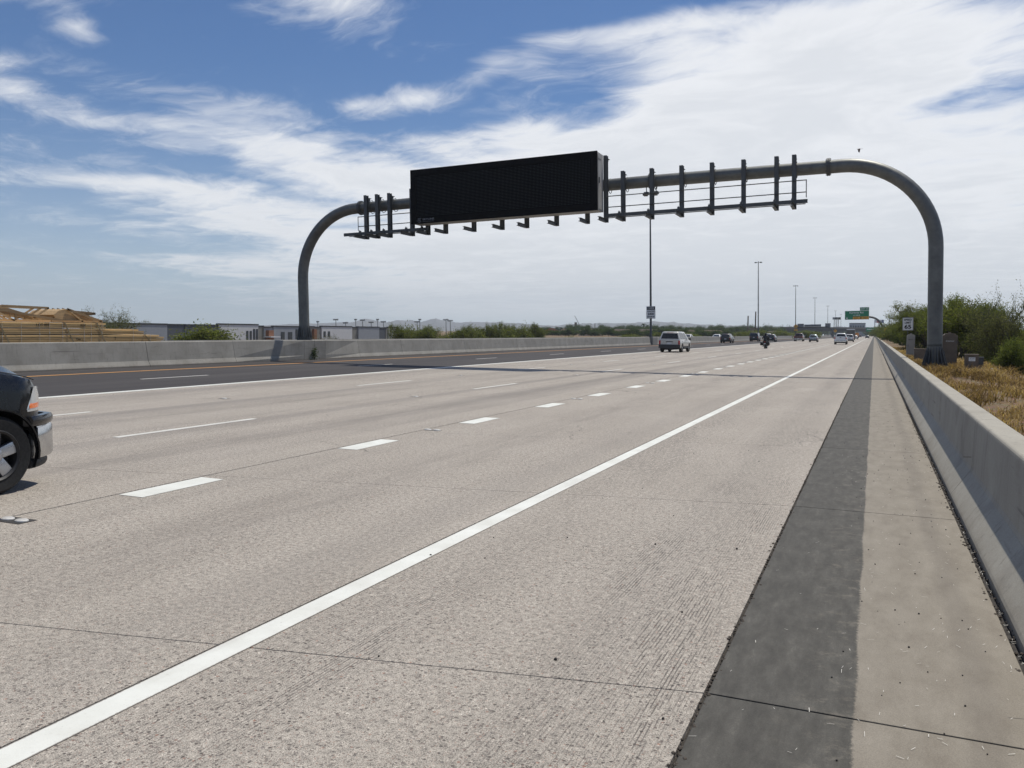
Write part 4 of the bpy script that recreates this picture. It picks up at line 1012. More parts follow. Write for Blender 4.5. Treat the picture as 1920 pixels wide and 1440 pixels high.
def box_truck(label, x, y, s, mat, roofmat, L=8., h=3.5, w=1.25):
    t = thing('box_truck', label, 'truck', (x, y, 0))
    MB().b2((-w, 0, .95), (w, L, h)).build('cargo_box', mat, t, bevel=.05)
    MB().b2((-w*.98, -.03, h-.32), (w*.98, -.001, h-.03)).build('header', roofmat, t)
    MB().b2((-w*.9, -.02, 1.05), (w*.9, -.002, h-.4)).build('rear_door', mat, t)
    MB().prism([(L+.05, .6), (L+2.1, .6), (L+2.1, 1.5), (L+1.5, 2.5), (L+.05, 2.55)], 'x', -w*.9, w*.9).build('cab', roofmat, t, bevel=.05)
    MB().b2((-w*.5, .2, .5), (w*.5, L+1.8, .9)).build('chassis', 'black_trim', t)
    for sx in (-1, 1): MB().b2((sx*w*.98, -.03, 1.0), (sx*w*.78, -.005, 1.2)).build('tail_light', 'tail_red', t)
    MB().b2((-w, -.1, .55), (w, .1, .8)).build('rear_bumper', 'black_trim', t)
    add_wheels(t, (1.4, L+1.), .48, .4, w, True)
box_truck('grey box truck with white roof edge beyond the white SUV', -6.9, 290, 1, 'box_brown', 'white_paint')
box_truck('small orange truck far ahead right of the box truck', -7.6, 420, 1, 'orange_paint', 'orange_paint', 5, 2.6, 1.1)

# ------------------------------------------------------------------ motorcycle and rider
def motorcycle():
    x, y = -11.05, 96.5
    t = thing('motorcycle', 'black touring motorcycle with side cases in the middle lane', 'motorcycle', (x, y, 0))
    def tyre(cy, R, w): 
        o = MB().revolve([(-w/2, R*.7), (-w/2, R*.9), (0, R), (w/2, R*.9), (w/2, R*.7)], 'x', 24).build('wheel', 'rubber', t, loc=(0, cy, R), smooth=40)
        MB().revolve([(-.03, R*.7), (.03, R*.7), (.05, .05), (-.05, .05)], 'x', 20).build('rim', 'alloy', o, smooth=40)
    tyre(.35, .32, .17); tyre(1.95, .33, .13)
    MB().loft([[(a*.16, yy, zz-.12), (a*.2, yy, zz), (a*.12, yy, zz+.1), (-a*.12, yy, zz+.1), (-a*.2, yy, zz), (-a*.16, yy, zz-.12)] for yy, zz, a in ((.3, .62, .8), (.7, .6, 1.), (1.1, .72, .9), (1.45, .85, .9), (1.6, .85, .6))]).build('tank', 'black_paint', t, smooth=50)
    MB().loft([[(a, yy, zz), (a, yy, zz+.1), (-a, yy, zz+.1), (-a, yy, zz)] for yy, zz, a in ((.05, .74, .14), (.4, .70, .17), (.8, .66, .16), (1.0, .74, .1))]).build('seat', 'leather_black', t, smooth=50)
    MB().b2((-.16, .65, .25), (.16, 1.45, .58)).build('engine', 'alloy_dark', t, bevel=.03)
    for sx in (-1, 1):
        MB().b2((sx*.24, .0, .36), (sx*.50, .62, .72)).build('side_case', 'black_paint', t, bevel=.05)
        MB().tube([(sx*.20, 1.4, .3), (sx*.24, .6, .25), (sx*.26, -.05, .27)], .045, 8).build('exhaust', 'chrome', t, smooth=50)
        MB().tube([(sx*.06, 1.5, .98), (sx*.3, 1.4, 1.06), (sx*.42, 1.22, 1.04)], .016, 6).build('handlebar', 'black_trim', t)
        MB().box((sx*.40, 1.45, 1.2), (.14, .03, .09)).build('mirror', 'chrome', t, bevel=.01)
        MB().tube([(sx*.09, 1.95, .33), (sx*.09, 1.6, 1.0)], .028, 8).build('fork', 'chrome', t)
    MB().loft([[(.28, 1.72, .85), (.0, 1.82, .85), (-.28, 1.72, .85)], [(.26, 1.55, 1.28), (0, 1.62, 1.32), (-.26, 1.55, 1.28)]], closed=False, cap=False).build('windshield', 'glass_dark', t)
    MB().b2((-.26, 1.5, .72), (.26, 1.78, .98)).build('fairing', 'black_paint', t, bevel=.05)
    MB().b2((-.16, -.06, .78), (.16, .22, 1.02)).build('top_case', 'black_paint', t, bevel=.04)
    MB().b2((-.09, -.085, .72), (.09, -.055, .78)).build('tail_light', 'tail_red', t); MB().b2((-.09, -.09, .5), (.09, -.07, .61)).build('licence_plate', 'plate_white', t)
    # rider: one skinned body, seated
    J = {'pel': (0, .45, .88, .15), 'bel': (0, .5, 1.05, .155), 'che': (0, .55, 1.27, .175), 'nek': (0, .60, 1.44, .07), 'hed': (0, .63, 1.56, .085),
         'shl': (-.2, .57, 1.38, .085), 'ell': (-.36, .82, 1.16, .062), 'wrl': (-.37, 1.12, 1.06, .045), 'hal': (-.39, 1.22, 1.05, .045),
         'shr': (.2, .57, 1.38, .085), 'elr': (.36, .82, 1.16, .062), 'wrr': (.37, 1.12, 1.06, .045), 'har': (.39, 1.22, 1.05, .045),
         'hil': (-.12, .5, .86, .11), 'knl': (-.27, .95, .76, .078), 'anl': (-.25, .86, .36, .05), 'tol': (-.25, 1.06, .31, .045),
         'hir': (.12, .5, .86, .11), 'knr': (.27, .95, .76, .078), 'anr': (.25, .86, .36, .05), 'tor': (.25, 1.06, .31, .045)}
    Eg = ['pel bel', 'bel che', 'che nek', 'nek hed', 'che shl', 'shl ell', 'ell wrl', 'wrl hal', 'che shr', 'shr elr', 'elr wrr', 'wrr har', 'pel hil', 'hil knl', 'knl anl', 'anl tol', 'pel hir', 'hir knr', 'knr anr', 'anr tor']
    ks = list(J); me = bpy.data.meshes.new('rider'); me.from_pydata([J[q][:3] for q in ks], [tuple(ks.index(q) for q in e.split()) for e in Eg], [])
    ob = bpy.data.objects.new('person', me); COL.objects.link(ob)
    md = ob.modifiers.new('s', 'SKIN'); md.use_smooth_shade = True
    for i, q in enumerate(ks): me.skin_vertices[0].data[i].radius = (J[q][3], J[q][3]); me.skin_vertices[0].data[i].use_root = (q == 'pel')
    ob.modifiers.new('u', 'SUBSURF').levels = 2
    m2 = bpy.data.meshes.new_from_object(ob.evaluated_get(bpy.context.evaluated_depsgraph_get())); ob.modifiers.clear(); ob.data = m2; m2.materials.clear(); m2.materials.append(MATS['leather_black'])
    ob.location = (x, y, 0); tag(ob, 'person in black jacket and helmet riding the motorcycle', 'person')
    hm = MB().loft([[(math.cos(a*math.pi/8)*r, .64+math.sin(a*math.pi/8)*r*1.15, zz) for a in range(16)] for r, zz in ((.08, 1.47), (.125, 1.52), (.14, 1.60), (.125, 1.68), (.08, 1.735), (.02, 1.75))])
    hm.build('helmet', 'black_paint', ob, smooth=60)
    MB().loft([[(math.cos(a*math.pi/8)*.143, .64+math.sin(a*math.pi/8)*.163, zz) for a in range(1, 8)] for zz in (1.55, 1.63)], closed=False, cap=False).build('visor', 'glass_dark', ob)
motorcycle()

# ------------------------------------------------------------------ lumber trailer beyond the median
def lumber():
    xs = -31.1; xw = 2.45; xc = xs-xw/2
    tr = thing('flatbed_trailer', 'dark flatbed trailer under the lumber, hidden behind the median barrier', 'trailer', (xc, 0, 0))
    MB().b2((-xw/2-.02, 13, .80), (xw/2+.02, 27.6, .93)).build('deck', 'black_trim', tr)
    for sx in (-1, 1):
        MB().b2((sx*.35, 13.5, .5), (sx*.5, 27.2, .79)).build('frame_rail', 'black_trim', tr)
        for yy in np.arange(13.4, 27.4, 1.2): MB().b2((sx*(xw/2+.021), yy, .84), (sx*(xw/2+.028), yy+.45, .90)).build('reflector', 'trailer_red', tr)
    add_wheels(tr, (24.6, 25.9), .46, .5, xw/2-.05, True)
    MB().b2((-1, 13.2, .25), (-.8, 13.5, .8)).b2((.8, 13.2, .25), (1, 13.5, .8)).build('landing_leg', 'galvanised_dark', tr)
    rnd = random.Random(11)
    def bundle(label, y0, y1, z0, z1, rows, name='lumber_bundle'):
        b = thing(name, label, 'lumber', (xc, 0, 0), group='lumber bundles on the trailer'); h = (z1-z0)/rows
        MB().b2((-xw/2+.2, y0+.25, z0+.01), (xw/2-.2, y1-.25, z1-.01)).build('core', 'lumber', b)
        for i in range(rows):
            nx = 9
            for q in range(nx):
                if 0 < i < rows-1 and 1 < q < nx-1: continue
                wq = xw/nx; a = -xw/2+wq*q; jit = rnd.uniform(-.02, .014) if q == nx-1 else 0
                cut = rnd.random(); ya, yb_ = y0+rnd.uniform(-.05, .08), y1+rnd.uniform(-.32, .05)
                if q == nx-1 and cut < .55:
                    ym = lerp(ya, yb_, rnd.uniform(.3, .7))
                    for s0, s1 in ((ya, ym-.01), (ym+.01, yb_)): MB().b2((a+.004+jit, s0, z0+h*i+.008), (a+wq+jit, s1, z0+h*(i+1)-.006)).build('board', 'lumber', b)
                else: MB().b2((a+.004+jit, ya, z0+h*i+.008), (a+wq+jit, yb_, z0+h*(i+1)-.006)).build('board', 'lumber', b)
        return b
    bundle('lowest and longest layer of sawn lumber on the trailer', 13.2, 30.4, .94, 1.29, 4)
    bundle('middle layer of sawn lumber on the trailer', 13.2, 29.2, 1.31, 1.55, 3)
    b3 = bundle('top layer of sawn lumber marked LOT 002 on the trailer', 13.2, 27.1, 1.57, 1.80, 3)
    def scrawl(s, y, z, sz, p):
        text('lettering', s, sz, 'sign_black', p, (xw/2+.02, y, z), (math.pi/2, 0, math.pi/2), None, .0)
    scrawl('LOT 002', 24.05, 1.69, .16, b3); scrawl('8538', 25.95, 1.70, .13, b3)
    for s, y, z, sz in (('T', 27.55, 1.16, .26), ('7200', 26.0, 1.10, .12), ('IIII', 25.15, 1.43, .13)):
        pass
    tx = bpy.data.objects['lumber_bundle']; scrawl('7200', 25.7, 1.09, .13, tx); scrawl('T', 27.6, 1.12, .2, tx)
    # steel banding and load straps
    for i, yy in enumerate((22.3, 23.1, 23.9, 24.35, 24.95, 26.0, 26.35, 26.9, 28.6, 29.6)):
        top = 1.80 if yy < 27 else (1.55 if yy < 29.1 else 1.29)
        w_ = .008; s = MB(); s.b2((xs+.016, yy, .93), (xs+.021, yy+w_, top)); s.b2((xs-xw-.012, yy, top), (xs+.021, yy+w_, top+.006)); s.b2((xs-xw-.02, yy, .93), (xs-xw-.012, yy+w_, top)); s.b2((xs+.014, yy-.012, 1.2+.05*(i % 4)), (xs+.026, yy+.022, 1.235+.05*(i % 4)))
        tag(s.build('steel_band', 'strap_white'), ORD[i]+' pale steel band from the left tied round the lumber', 'band', 'steel bands round the lumber')
    labs = ['leftmost slanted load strap over the lumber', 'load strap slanting below the gap between the trusses', 'load strap slanting below the solid truss panel', 'short load strap at the rear end of the lumber']
    for lab, yy, top in zip(labs, (22.1, 25.0, 26.6, 29.2), (1.82, 1.82, 1.82, 1.30)):
        s = MB(); n = Vector
        s.add([(xs+.035, yy, top), (xs+.035, yy+.07, top), (xs+.035, yy+.55, .86), (xs+.035, yy+.48, .86)]+[(xs+.030, yy, top), (xs+.030, yy+.07, top), (xs+.030, yy+.55, .86), (xs+.030, yy+.48, .86)], [(0, 1, 2, 3), (7, 6, 5, 4), (0, 1, 5, 4), (1, 2, 6, 5), (2, 3, 7, 6), (3, 0, 4, 7)])
        s.b2((xs-xw-.03, yy, top+.002), (xs+.035, yy+.07, top+.008))
        tag(s.build('load_strap', 'strap'), lab, 'strap')
    # roof trusses riding on top
    def truss(label, members, xo, nth, dx, sheath=None):
        t = thing('roof_truss', label, 'truss', (xs, 0, 0))
        for q in range(nth):
            for (ya, za, yb_, zb, th) in members:
                a, b = Vector((0, ya, za)), Vector((0, yb_, zb)); d = (b-a).normalized(); nn = Vector((0, -d.z, d.y))*th/2
                x0 = xo-dx*q; P = [a+nn, b+nn, b-nn, a-nn]
                MB().add([(x0, p.y, p.z) for p in P]+[(x0-.045, p.y, p.z) for p in P], [(0, 1, 2, 3), (7, 6, 5, 4), (0, 1, 5, 4), (1, 2, 6, 5), (2, 3, 7, 6), (3, 0, 4, 7)]).build('member', 'truss_wood', t)
        if sheath:
            MB().add([(xo-.08, *p) for p in sheath]+[(xo-dx*nth-.3, p[0]+.1, p[1]) for p in sheath], [tuple(range(len(sheath))), tuple(range(2*len(sheath)-1, len(sheath)-1, -1))]+[(i, (i+1) % len(sheath), len(sheath)+(i+1) % len(sheath), len(sheath)+i) for i in range(len(sheath))]).build('sheathing', 'truss_wood', t)
    Z = 1.83
    truss('left stack of sloping wooden roof trusses on the lumber, open web', [(20.6, 2.52, 25.3, Z+.03, .1), (20.4, Z+.03, 25.3, Z+.03, .09), (21.9, 2.36, 23.0, Z+.02, .07), (23.05, 2.12, 23.05, Z+.05, .07)], -.2, 5, .34)
    truss('flat-topped wooden truss resting above the left truss stack', [(22.7, 2.43, 24.75, 2.40, .085), (24.75, 2.40, 24.0, Z+.12, .07), (22.2, 2.5, 24.4, Z+.1, .08)], -.5, 3, .45)
    truss('right stack of wooden trusses with a solid panel, nearer the rear', [(25.35, 2.37, 26.1, Z+.02, .07), (25.35, 2.37, 27.05, Z+.05, .09), (24.6, Z+.03, 27.1, Z+.03, .08)], -.15, 5, .3, [(24.75, 2.12), (25.0, 2.30), (25.35, 2.37), (26.15, Z+.05), (24.9, Z+.02)])
    truss('short boards jutting back above the right truss stack', [(25.7, 2.29, 26.95, 2.22, .08), (26.3, 2.12, 26.95, 2.2, .07)], -.4, 3, .4)
lumber()

def bird():
    b = thing('bird', 'small dark bird flying above the right bend of the arch', 'bird', (-1.2, 60, 13.7), (0, 0, R_(80)))
    b.scale = (.62, .62, .62)
    MB().loft([[(r*math.cos(a*math.pi/4), yy, r*math.sin(a*math.pi/4)) for a in range(8)] for yy, r in ((-.02, .004), (.02, .025), (.09, .045), (.2, .05), (.28, .03), (.34, .032), (.37, .02), (.41, .004))]).build('body', 'bird_feather', b, smooth=60)
    MB().prism([(-.03, 0), (.03, 0), (.045, -.18), (-.045, -.18)], 'z', -.004, .004).build('tail', 'bird_feather', b)
    for sx in (-1, 1):
        MB().add([(sx*.02, .08, .02), (sx*.02, .26, .02), (sx*.12, .28, -.14), (sx*.18, .22, -.32), (sx*.17, .16, -.34), (sx*.1, .10, -.15)]+[(sx*.02, .08, .012), (sx*.02, .26, .012), (sx*.112, .28, -.148), (sx*.172, .22, -.325), (sx*.162, .16, -.345), (sx*.092, .10, -.158)],
                 [(0, 1, 2, 5), (5, 2, 3, 4), (6, 11, 8, 7), (11, 10, 9, 8), (0, 6, 7, 1), (1, 7, 8, 2), (2, 8, 9, 3), (3, 9, 10, 4), (4, 10, 11, 5), (5, 11, 6, 0)]).build('wing', 'bird_feather', b)
bird()

# ================================================================== BUILDINGS
def build_warehouses():
    # low tilt-up buildings beyond the opposite carriageway, set along a line parallel to the road
    X = -121.0; zb = -4.45
    def at(px):   # where the bearing through an image column meets the facade line
        a = az_of(px); return X/math.tan(a)
    def block(label, px0, px1, top, panels, setback=0., windows=()):
        y0, y1 = at(px0), at(px1)
        t = thing('warehouse', label, 'building', (X-setback, y0, zb)); L = y1-y0; H = top-zb
        MB().b2((-26, 0, -.4), (-.35, L, H-.1)).build('core_wall', 'stucco_olive', t)
        for i, (a, b, mat, dh, pr) in enumerate(panels):
            MB().b2((-.35, L*a+.02, 0), (pr, L*b-.02, H+dh)).build('wall_panel', mat, t)
            MB().b2((-.45, L*a-.03, H+dh+.002), (pr+.08, L*b+.03, H+dh+.26)).build('parapet', 'coping', t)
        for (a, b, z0, z1, pr) in windows:
            w = MB().b2((pr-.05, L*a, z0), (pr+.06, L*b, z1)).build('window_frame', 'coping', t)
            MB().b2((pr+.061, L*a+.12, z0+.12), (pr+.075, L*b-.12, z1-.12)).build('pane', 'glass_building', w)
        return t, L, H
    block('grey end of the low warehouse left, beside the lumber load', 120, 312, 2.15, [(0, .3, 'stucco_white', 0, 0.), (.3, .62, 'stucco_grey', 0, .1), (.62, 1, 'stucco_grey', .0, .25)])
    block('low white and charcoal warehouse with tall slit windows behind the round green tree', 314, 490, 2.2, [(0, .16, 'stucco_slate', -.1, 0), (.16, .5, 'stucco_slate', -.1, .1), (.5, .945, 'stucco_white', .15, .4), (.945, 1., 'stucco_olive', -.15, .1)],
          windows=[(.80, .825, 3.3, 5.6, .4), (.84, .865, 3.3, 5.6, .4), (.88, .905, 3.3, 6.0, .4), (.915, .94, 3.3, 6.0, .4)])
    t, L, H = block('low blue-grey warehouse with rust-coloured entrance tower left of the arch post', 492, 600, 2.05, [(0, .02, 'stucco_olive', 0, 0), (.02, .16, 'stucco_grey', -.2, .1), (.16, .74, 'stucco_grey', 0, .3), (.74, .88, 'stucco_olive', .05, .2), (.88, 1, 'stucco_olive', -.05, .1)],
          windows=[(.28, .34, 3.1, 5.4, .3), (.40, .47, 3.1, 5.4, .3), (.53, .60, 3.1, 6.0, .3)])
    MB().b2((.35, L*.03, 0), (1.2, L*.11, H-.75)).build('entrance_tower', 'corten', t); MB().b2((.3, L*.0, H-2.3), (2.2, L*.16, H-2.05)).build('canopy', 'stucco_white', t)
    MB().b2((.25, L*.83, 0), (.9, L*.88, H-.4)).build('entrance_tower', 'corten', t)
    block('low white and grey warehouse with dark bay, right of the arch post', 601, 742, 2.12, [(0, .37, 'stucco_white', .1, .3), (.37, .45, 'stucco_olive', -.05, 0), (.45, .735, 'stucco_grey', .1, .35), (.735, .84, 'stucco_slate', -.05, 0), (.84, .875, 'stucco_olive', 0, .1), (.875, 1., 'stucco_white', .15, .35)],
          windows=[(.02, .045, 4.3, 5.6, .3), (.07, .095, 4.3, 5.6, .3)])
    # rooftop unit
    r = MB().b2((X-8, at(240), 2.45-.4), (X-6.5, at(240)+1.6, 2.95)); tag(r.build('rooftop_unit', 'stucco_grey', bevel=.05), 'small rooftop unit on the left warehouse', 'rooftop unit')
    # field flood lights behind
    i = 0
    for px, top in ((596, 604), (630, 600), (648, 606), (667, 600), (680, 601), (696, 605), (708, 600), (719, 604), (782, 604), (787, 600), (836, 600), (844, 602)):
        a = az_of(px); D = 330.; H = (629-.0105*(1646-px)-top)/1580*D*math.cos(a+.4046)+1.6
        t = thing('flood_light', 'thin flood light mast rising behind the warehouse roofs', 'light mast', (D*math.sin(a), D*math.cos(a), -1.), (0, TILT, 0), 'flood light masts behind the warehouses')
        MB().tube([(0, 0, 0), (0, 0, H+1)], [.16, .11], 8).build('mast', 'sport_pole', t); m = MB()
        w = 1.1 if i % 3 else .5; m.b2((-w, -.12, H+.75), (w, .12, H+.95))
        for k in range(4): m.b2((-w+k*w*.55, -.25, H+.98), (-w+k*w*.55+.3, .15, H+1.3))
        m.build('lamp_bank', 'sport_pole', t); i += 1
build_warehouses()

def ray_pos(px, D): a = az_of(px); return (D*math.sin(a)/1., D*math.cos(a))
def build_suburb():
    rnd = random.Random(5)
    spec = [(1033, 470, 7, 'stucco_pink', 'roof_tile', 'small house with red tile roof at the left of the far suburb'), (1058, 480, 6, 'stucco_tan', 'roof_pale', 'small tan house behind the bush in the field'),
            (1105, 500, 13, 'stucco_tan', 'roof_pale', 'long low tan house behind dark trees in the far suburb'), (1166, 505, 13, 'stucco_tan', 'roof_pale', 'wide pale tan house left of the HOV sign'),
            (1215, 470, 16, 'stucco_tan', 'roof_pale', 'wide pale tan house behind the HOV sign pole'), (1262, 520, 12, 'stucco_pink', 'roof_tile', 'pinkish house with tile roof behind the silver SUV'),
            (1284, 500, 13, 'stucco_pink', 'roof_pale', 'house with pale roof right above the silver SUV'), (1330, 520, 16, 'stucco_tan', 'roof_pale', 'tan house left of the black crossover'), (1447, 560, 9, 'stucco_tan', 'roof_pale', 'small tan house behind the dark blue crossover')]
    for px, D, w, wm, rm, lab in spec:
        D *= .8; w *= .85
        x, y = ray_pos(px, D); a = az_of(px)
        t = thing('house', lab, 'house', (x, y, -.1), (0, 0, -a)); h = 1.9; d = 9
        MB().b2((-w/2, 0, -.3), (w/2, d, h)).build('wall', wm, t)
        MB().prism([(-w/2-.5, h), (w/2+.5, h), (w/2-2., h+1.4), (-w/2+2., h+1.4)], 'y', -.5, d+.5).build('roof', rm, t)
        for k in range(max(2, int(w/4))):
            q = MB().b2((-w/2+1.2+k*3.6, -.05, .7), (-w/2+2.6+k*3.6, .03, 1.6)).build('window', 'coping', t); MB().b2((-w/2+1.3+k*3.6, -.07, .8), (-w/2+2.5+k*3.6, -.052, 1.5)).build('pane', 'glass_building', q)
        MB().b2((w/2-2., .0-.04, 0), (w/2-1., .02, 1.8)).build('door', 'corten', t)
    # utility poles
    labs = ['short bare wooden utility pole left of the second light pole', 'taller bare wooden utility pole nearer the second light pole', 'distant tower stub above the far trees', 'thin far pole above the suburb trees']
    for lab, px, D, top in zip(labs, (1400, 1414, 1078, 1114), (420, 420, 900, 700), (593, 585, 605, 607)):
        x, y = ray_pos(px, D); H = (629-.0105*(1646-px)-top)/1580*D*math.cos(az_of(px)+.4046)+1.6
        t = MB().tube([(x, y, 0), (x, y, H)], [.35 if D < 800 else 1.4, .28 if D < 800 else 1.4], 8); tag(t.build('utility_pole', 'insulator_pole'), lab, 'pole')
    x, y = ray_pos(1082, 1500)
    c = thing('construction_crane', 'tiny leaning construction crane above the far suburb', 'crane', (x, y, 0)); MB().tube([(8, 0, 5), (-6, 0, 30)], .5, 6).build('boom', 'sport_pole', c); MB().b2((7, -1, 0), (11, 1, 6)).build('cab', 'sport_pole', c)
build_suburb()

def build_overpass():
    Y = 640.
    t = thing('overpass_bridge', 'grey concrete overpass crossing the freeway in the distance', 'bridge', (0, Y, 0))
    x0, x1 = -62., 26.
    MB().b2((x0, 0, 4.7), (x1, 12, 6.0)).build('deck', 'bridge_girder', t)
    MB().b2((x0, -.6, 5.95), (x1, -.01, 6.9)).build('parapet', 'bridge_concrete', t); MB().b2((x0, 12.01, 5.95), (x1, 12.5, 6.9)).build('parapet', 'bridge_concrete', t)
    for i in range(8): MB().b2((x0, .4+1.5*i, 3.9), (x1, .9+1.5*i, 4.69)).build('girder', 'bridge_girder', t)
    for x in (-45, -28, 3.2):
        MB().b2((x-.7, -.2, 3.3), (x+.7, 12.2, 3.89)).build('pier_cap', 'bridge_concrete', t)
        for yy in (2, 6, 10): MB().tube([(x, yy, -.3), (x, yy, 3.3)], .55, 12).build('column', 'bridge_concrete', t)
    for sx, xa, xb in ((-1, -58, -95), (1, 14, 60)):
        m = MB().add([(xa, -8, -.5), (xa+sx*10, -6, 6), (xb, -6, 6), (xb, -14, -1), (xa, 18, -.5), (xa+sx*10, 17, 6), (xb, 17, 6), (xb, 24, -1)], [(0, 1, 2, 3), (4, 7, 6, 5), (0, 4, 5, 1), (1, 5, 6, 2), (3, 2, 6, 7)])
        m.build('embankment', 'dry_ground', t)
    # shrubs along the skyline come from the tree section
    def billboard(label, px, D, w, z0, z1, mats, leg):
        x, y = ray_pos(px, D); b = thing('billboard', label, 'billboard', (x, y, 0)); n = len(mats)
        for i, m in enumerate(mats): MB().b2((-w/2+w*i/n, 0, z0), (-w/2+w*(i+1)/n-.02, .5, z1)).build('face', m, b)
        for lx in leg: MB().tube([(lx, .8, 0), (lx, .8, z1-.3)], .5 if len(leg) == 1 else .3, 10).build('leg', 'galvanised_dark', b)
        MB().b2((-w/2, .52, z0+.3), (w/2, .8, z0+.8)).build('frame', 'galvanised_dark', b)
        return b
    b = billboard('dark wide advertising board on twin legs left of the green sign', 1565.5, 900, 7.5, 16.6, 18.9, ['sign_back', 'sign_black', 'box_brown', 'sign_black'], (-2.2, .2, 1.6))
    billboard('red, white and blue billboard behind the cantilever arm', 1645, 800, 7.6, 12.2, 14.9, ['billboard_white', 'billboard_red', 'billboard_white', 'billboard_blue'], (-3.3, -.2, .6))
    x, y = ray_pos(1604.5, 1000)
    t = thing('far_building', 'pale grey flat-roofed building beyond the overpass, under the green sign', 'building', (x, y, 0))
    MB().b2((-8.2, 0, 0), (8.2, 14, 14.2)).build('wall', 'stucco_grey', t); MB().b2((-8.4, -.2, 14.2), (8.4, 14.2, 14.7)).build('parapet', 'coping', t)
    for i in range(6): q = MB().b2((-7.2+2.5*i, -.1, 9.5), (-5.6+2.5*i, .0, 11.8)).build('window', 'glass_building', t)
    labs = ['thin radio mast far right of the cantilever arm', 'thin lattice mast left of the red pickup light pole']
    for lab, px, D, top in ((labs[0], 1664, 900, 592), (labs[1], 1478, 1200, 610)):
        x, y = ray_pos(px, D); H = (629-.0105*(1646-px)-top)/1580*D*math.cos(az_of(px)+.4046)+1.6
        tag(MB().tube([(x, y, 0), (x, y, H)], [.7, .35], 8).build('radio_mast', 'sport_pole'), lab, 'mast')
build_overpass()

# ================================================================== VEGETATION
def tube_arrays(V, F, pts, rad, n):
    o = len(V); prev = None
    for i, p in enumerate(pts):
        t = pts[min(i+1, len(pts)-1)]-pts[max(i-1, 0)]; t = t/ (np.linalg.norm(t)+1e-9)
        a = np.array([0, 0, 1.]) if abs(t[2]) < .9 else np.array([1., 0, 0]); u = np.cross(t, a); u /= np.linalg.norm(u)+1e-9; w = np.cross(t, u)
        for k in range(n): V.append(tuple(p+(u*math.cos(6.2832*k/n)+w*math.sin(6.2832*k/n))*rad[i]))
    for i in range(len(pts)-1):
        for k in range(n): F.append((o+i*n+k, o+i*n+(k+1) % n, o+(i+1)*n+(k+1) % n, o+(i+1)*n+k))
def pydata_mesh(name, V, F, mat):
    me = bpy.data.meshes.new(name); me.from_pydata([tuple(map(float, q)) for q in V], [], F); me.materials.append(MATS[mat]); return me
def quad_mesh(name, Q, mat):
    """Q: (n,4,3) array"""
    n = len(Q); me = bpy.data.meshes.new(name); me.vertices.add(n*4); me.vertices.foreach_set('co', Q.reshape(-1).astype(np.float32))
    me.loops.add(n*4); me.loops.foreach_set('vertex_index', np.arange(n*4, dtype=np.int32)); me.polygons.add(n); me.polygons.foreach_set('loop_start', np.arange(0, n*4, 4, dtype=np.int32))
    me.update(); me.validate(); me.materials.append(MATS[mat]); return me
def make_tree(seed, H, spread, trunks, leaves, lsize, leafmat, barkmat='bark', droop=.25, low=.22, density=1., twigs=7, sub=6, rfac=.028):
    rg = np.random.default_rng(seed); V, F = [], []; Q = []; 
    def grow(p, d, L, r, depth, nseg=5):
        pts = [p.copy()]; dd = d.copy()
        for i in range(nseg):
            dd = dd+rg.normal(0, .16, 3)+np.array([0, 0, .05 if depth < 2 else -.05*droop*4*(i/nseg)]); dd /= np.linalg.norm(dd); pts.append(pts[-1]+dd*L/nseg)
        rad = [r*(1-.62*i/nseg) for i in range(nseg+1)]
        tube_arrays(V, F, pts, rad, 7 if depth == 0 else (5 if depth == 1 else 3))
        if depth == 3:
            n = int(leaves*rg.uniform(.6, 1.4)*density)
            if n < 1: return
            s = rg.uniform(.05, 1.05, n); idx = np.clip((s*nseg).astype(int), 0, nseg-1); A = np.array(pts)
            c = A[idx]+(A[idx+1]-A[idx])*(s*nseg-idx)[:, None]+rg.normal(0, lsize*1.5, (n, 3)); 
            u = rg.normal(0, 1, (n, 3)); u[:, 2] -= droop; u /= np.linalg.norm(u, axis=1)[:, None]; w = np.cross(u, rg.normal(0, 1, (n, 3))); w /= np.linalg.norm(w, axis=1)[:, None]+1e-9
            a = (lsize*rg.uniform(.7, 1.5, n))[:, None]; b = a*.42
            Q.append(np.stack([c-u*a*.1, c+u*a*.5+w*b*.5, c+u*a, c+u*a*.5-w*b*.5], 1)); return
        nk = [sub, sub, twigs][depth]
        for k in range(nk):
            s = rg.uniform(.35 if depth == 0 else .2, 1.); i = min(nseg-1, int(s*nseg)); q = pts[i]+(pts[i+1]-pts[i])*(s*nseg-i)
            ax = rg.normal(0, 1, 3); ax[2] *= .55; ax /= np.linalg.norm(ax); t = dd*.55+ax*[.85, .95, 1.0][depth]; t[2] += [.25, .1, -.02][depth]; t /= np.linalg.norm(t); t[:2] *= spread; t /= np.linalg.norm(t)
            grow(q, t, L*[.68, .58, .62][depth]*rg.uniform(.7, 1.25), r*[.5, .45, .4][depth], depth+1, [5, 4, 4][depth])
    for k in range(trunks):
        a = 6.2832*(k+rg.uniform(-.3, .3))/trunks; lean = rg.uniform(.25, .6) if trunks > 1 else .1
        d = np.array([math.cos(a)*lean, math.sin(a)*lean, 1.]); d /= np.linalg.norm(d)
        grow(np.array([math.cos(a)*.08, math.sin(a)*.08, -.25]), d, H*.46, H*rfac, 0)
    Q = np.concatenate(Q); return pydata_mesh('trunk', V, F, barkmat), quad_mesh('crown', Q, leafmat), float(Q[:, :, 2].max()), float(np.abs(Q[:, :, :2]).max())
PROTO = {}
def proto(name, *a, **k): PROTO[name] = make_tree(*a, **k)
proto('mesq_a', 1, 5.0, 1.25, 4, 36, .085, 'leaf_mesquite', low=.1, sub=5)
proto('mesq_b', 2, 5.0, 1.35, 3, 40, .085, 'leaf_olive', sub=6)
proto('mesq_c', 3, 4.2, 1.5, 5, 30, .085, 'leaf_mesquite', sub=5)
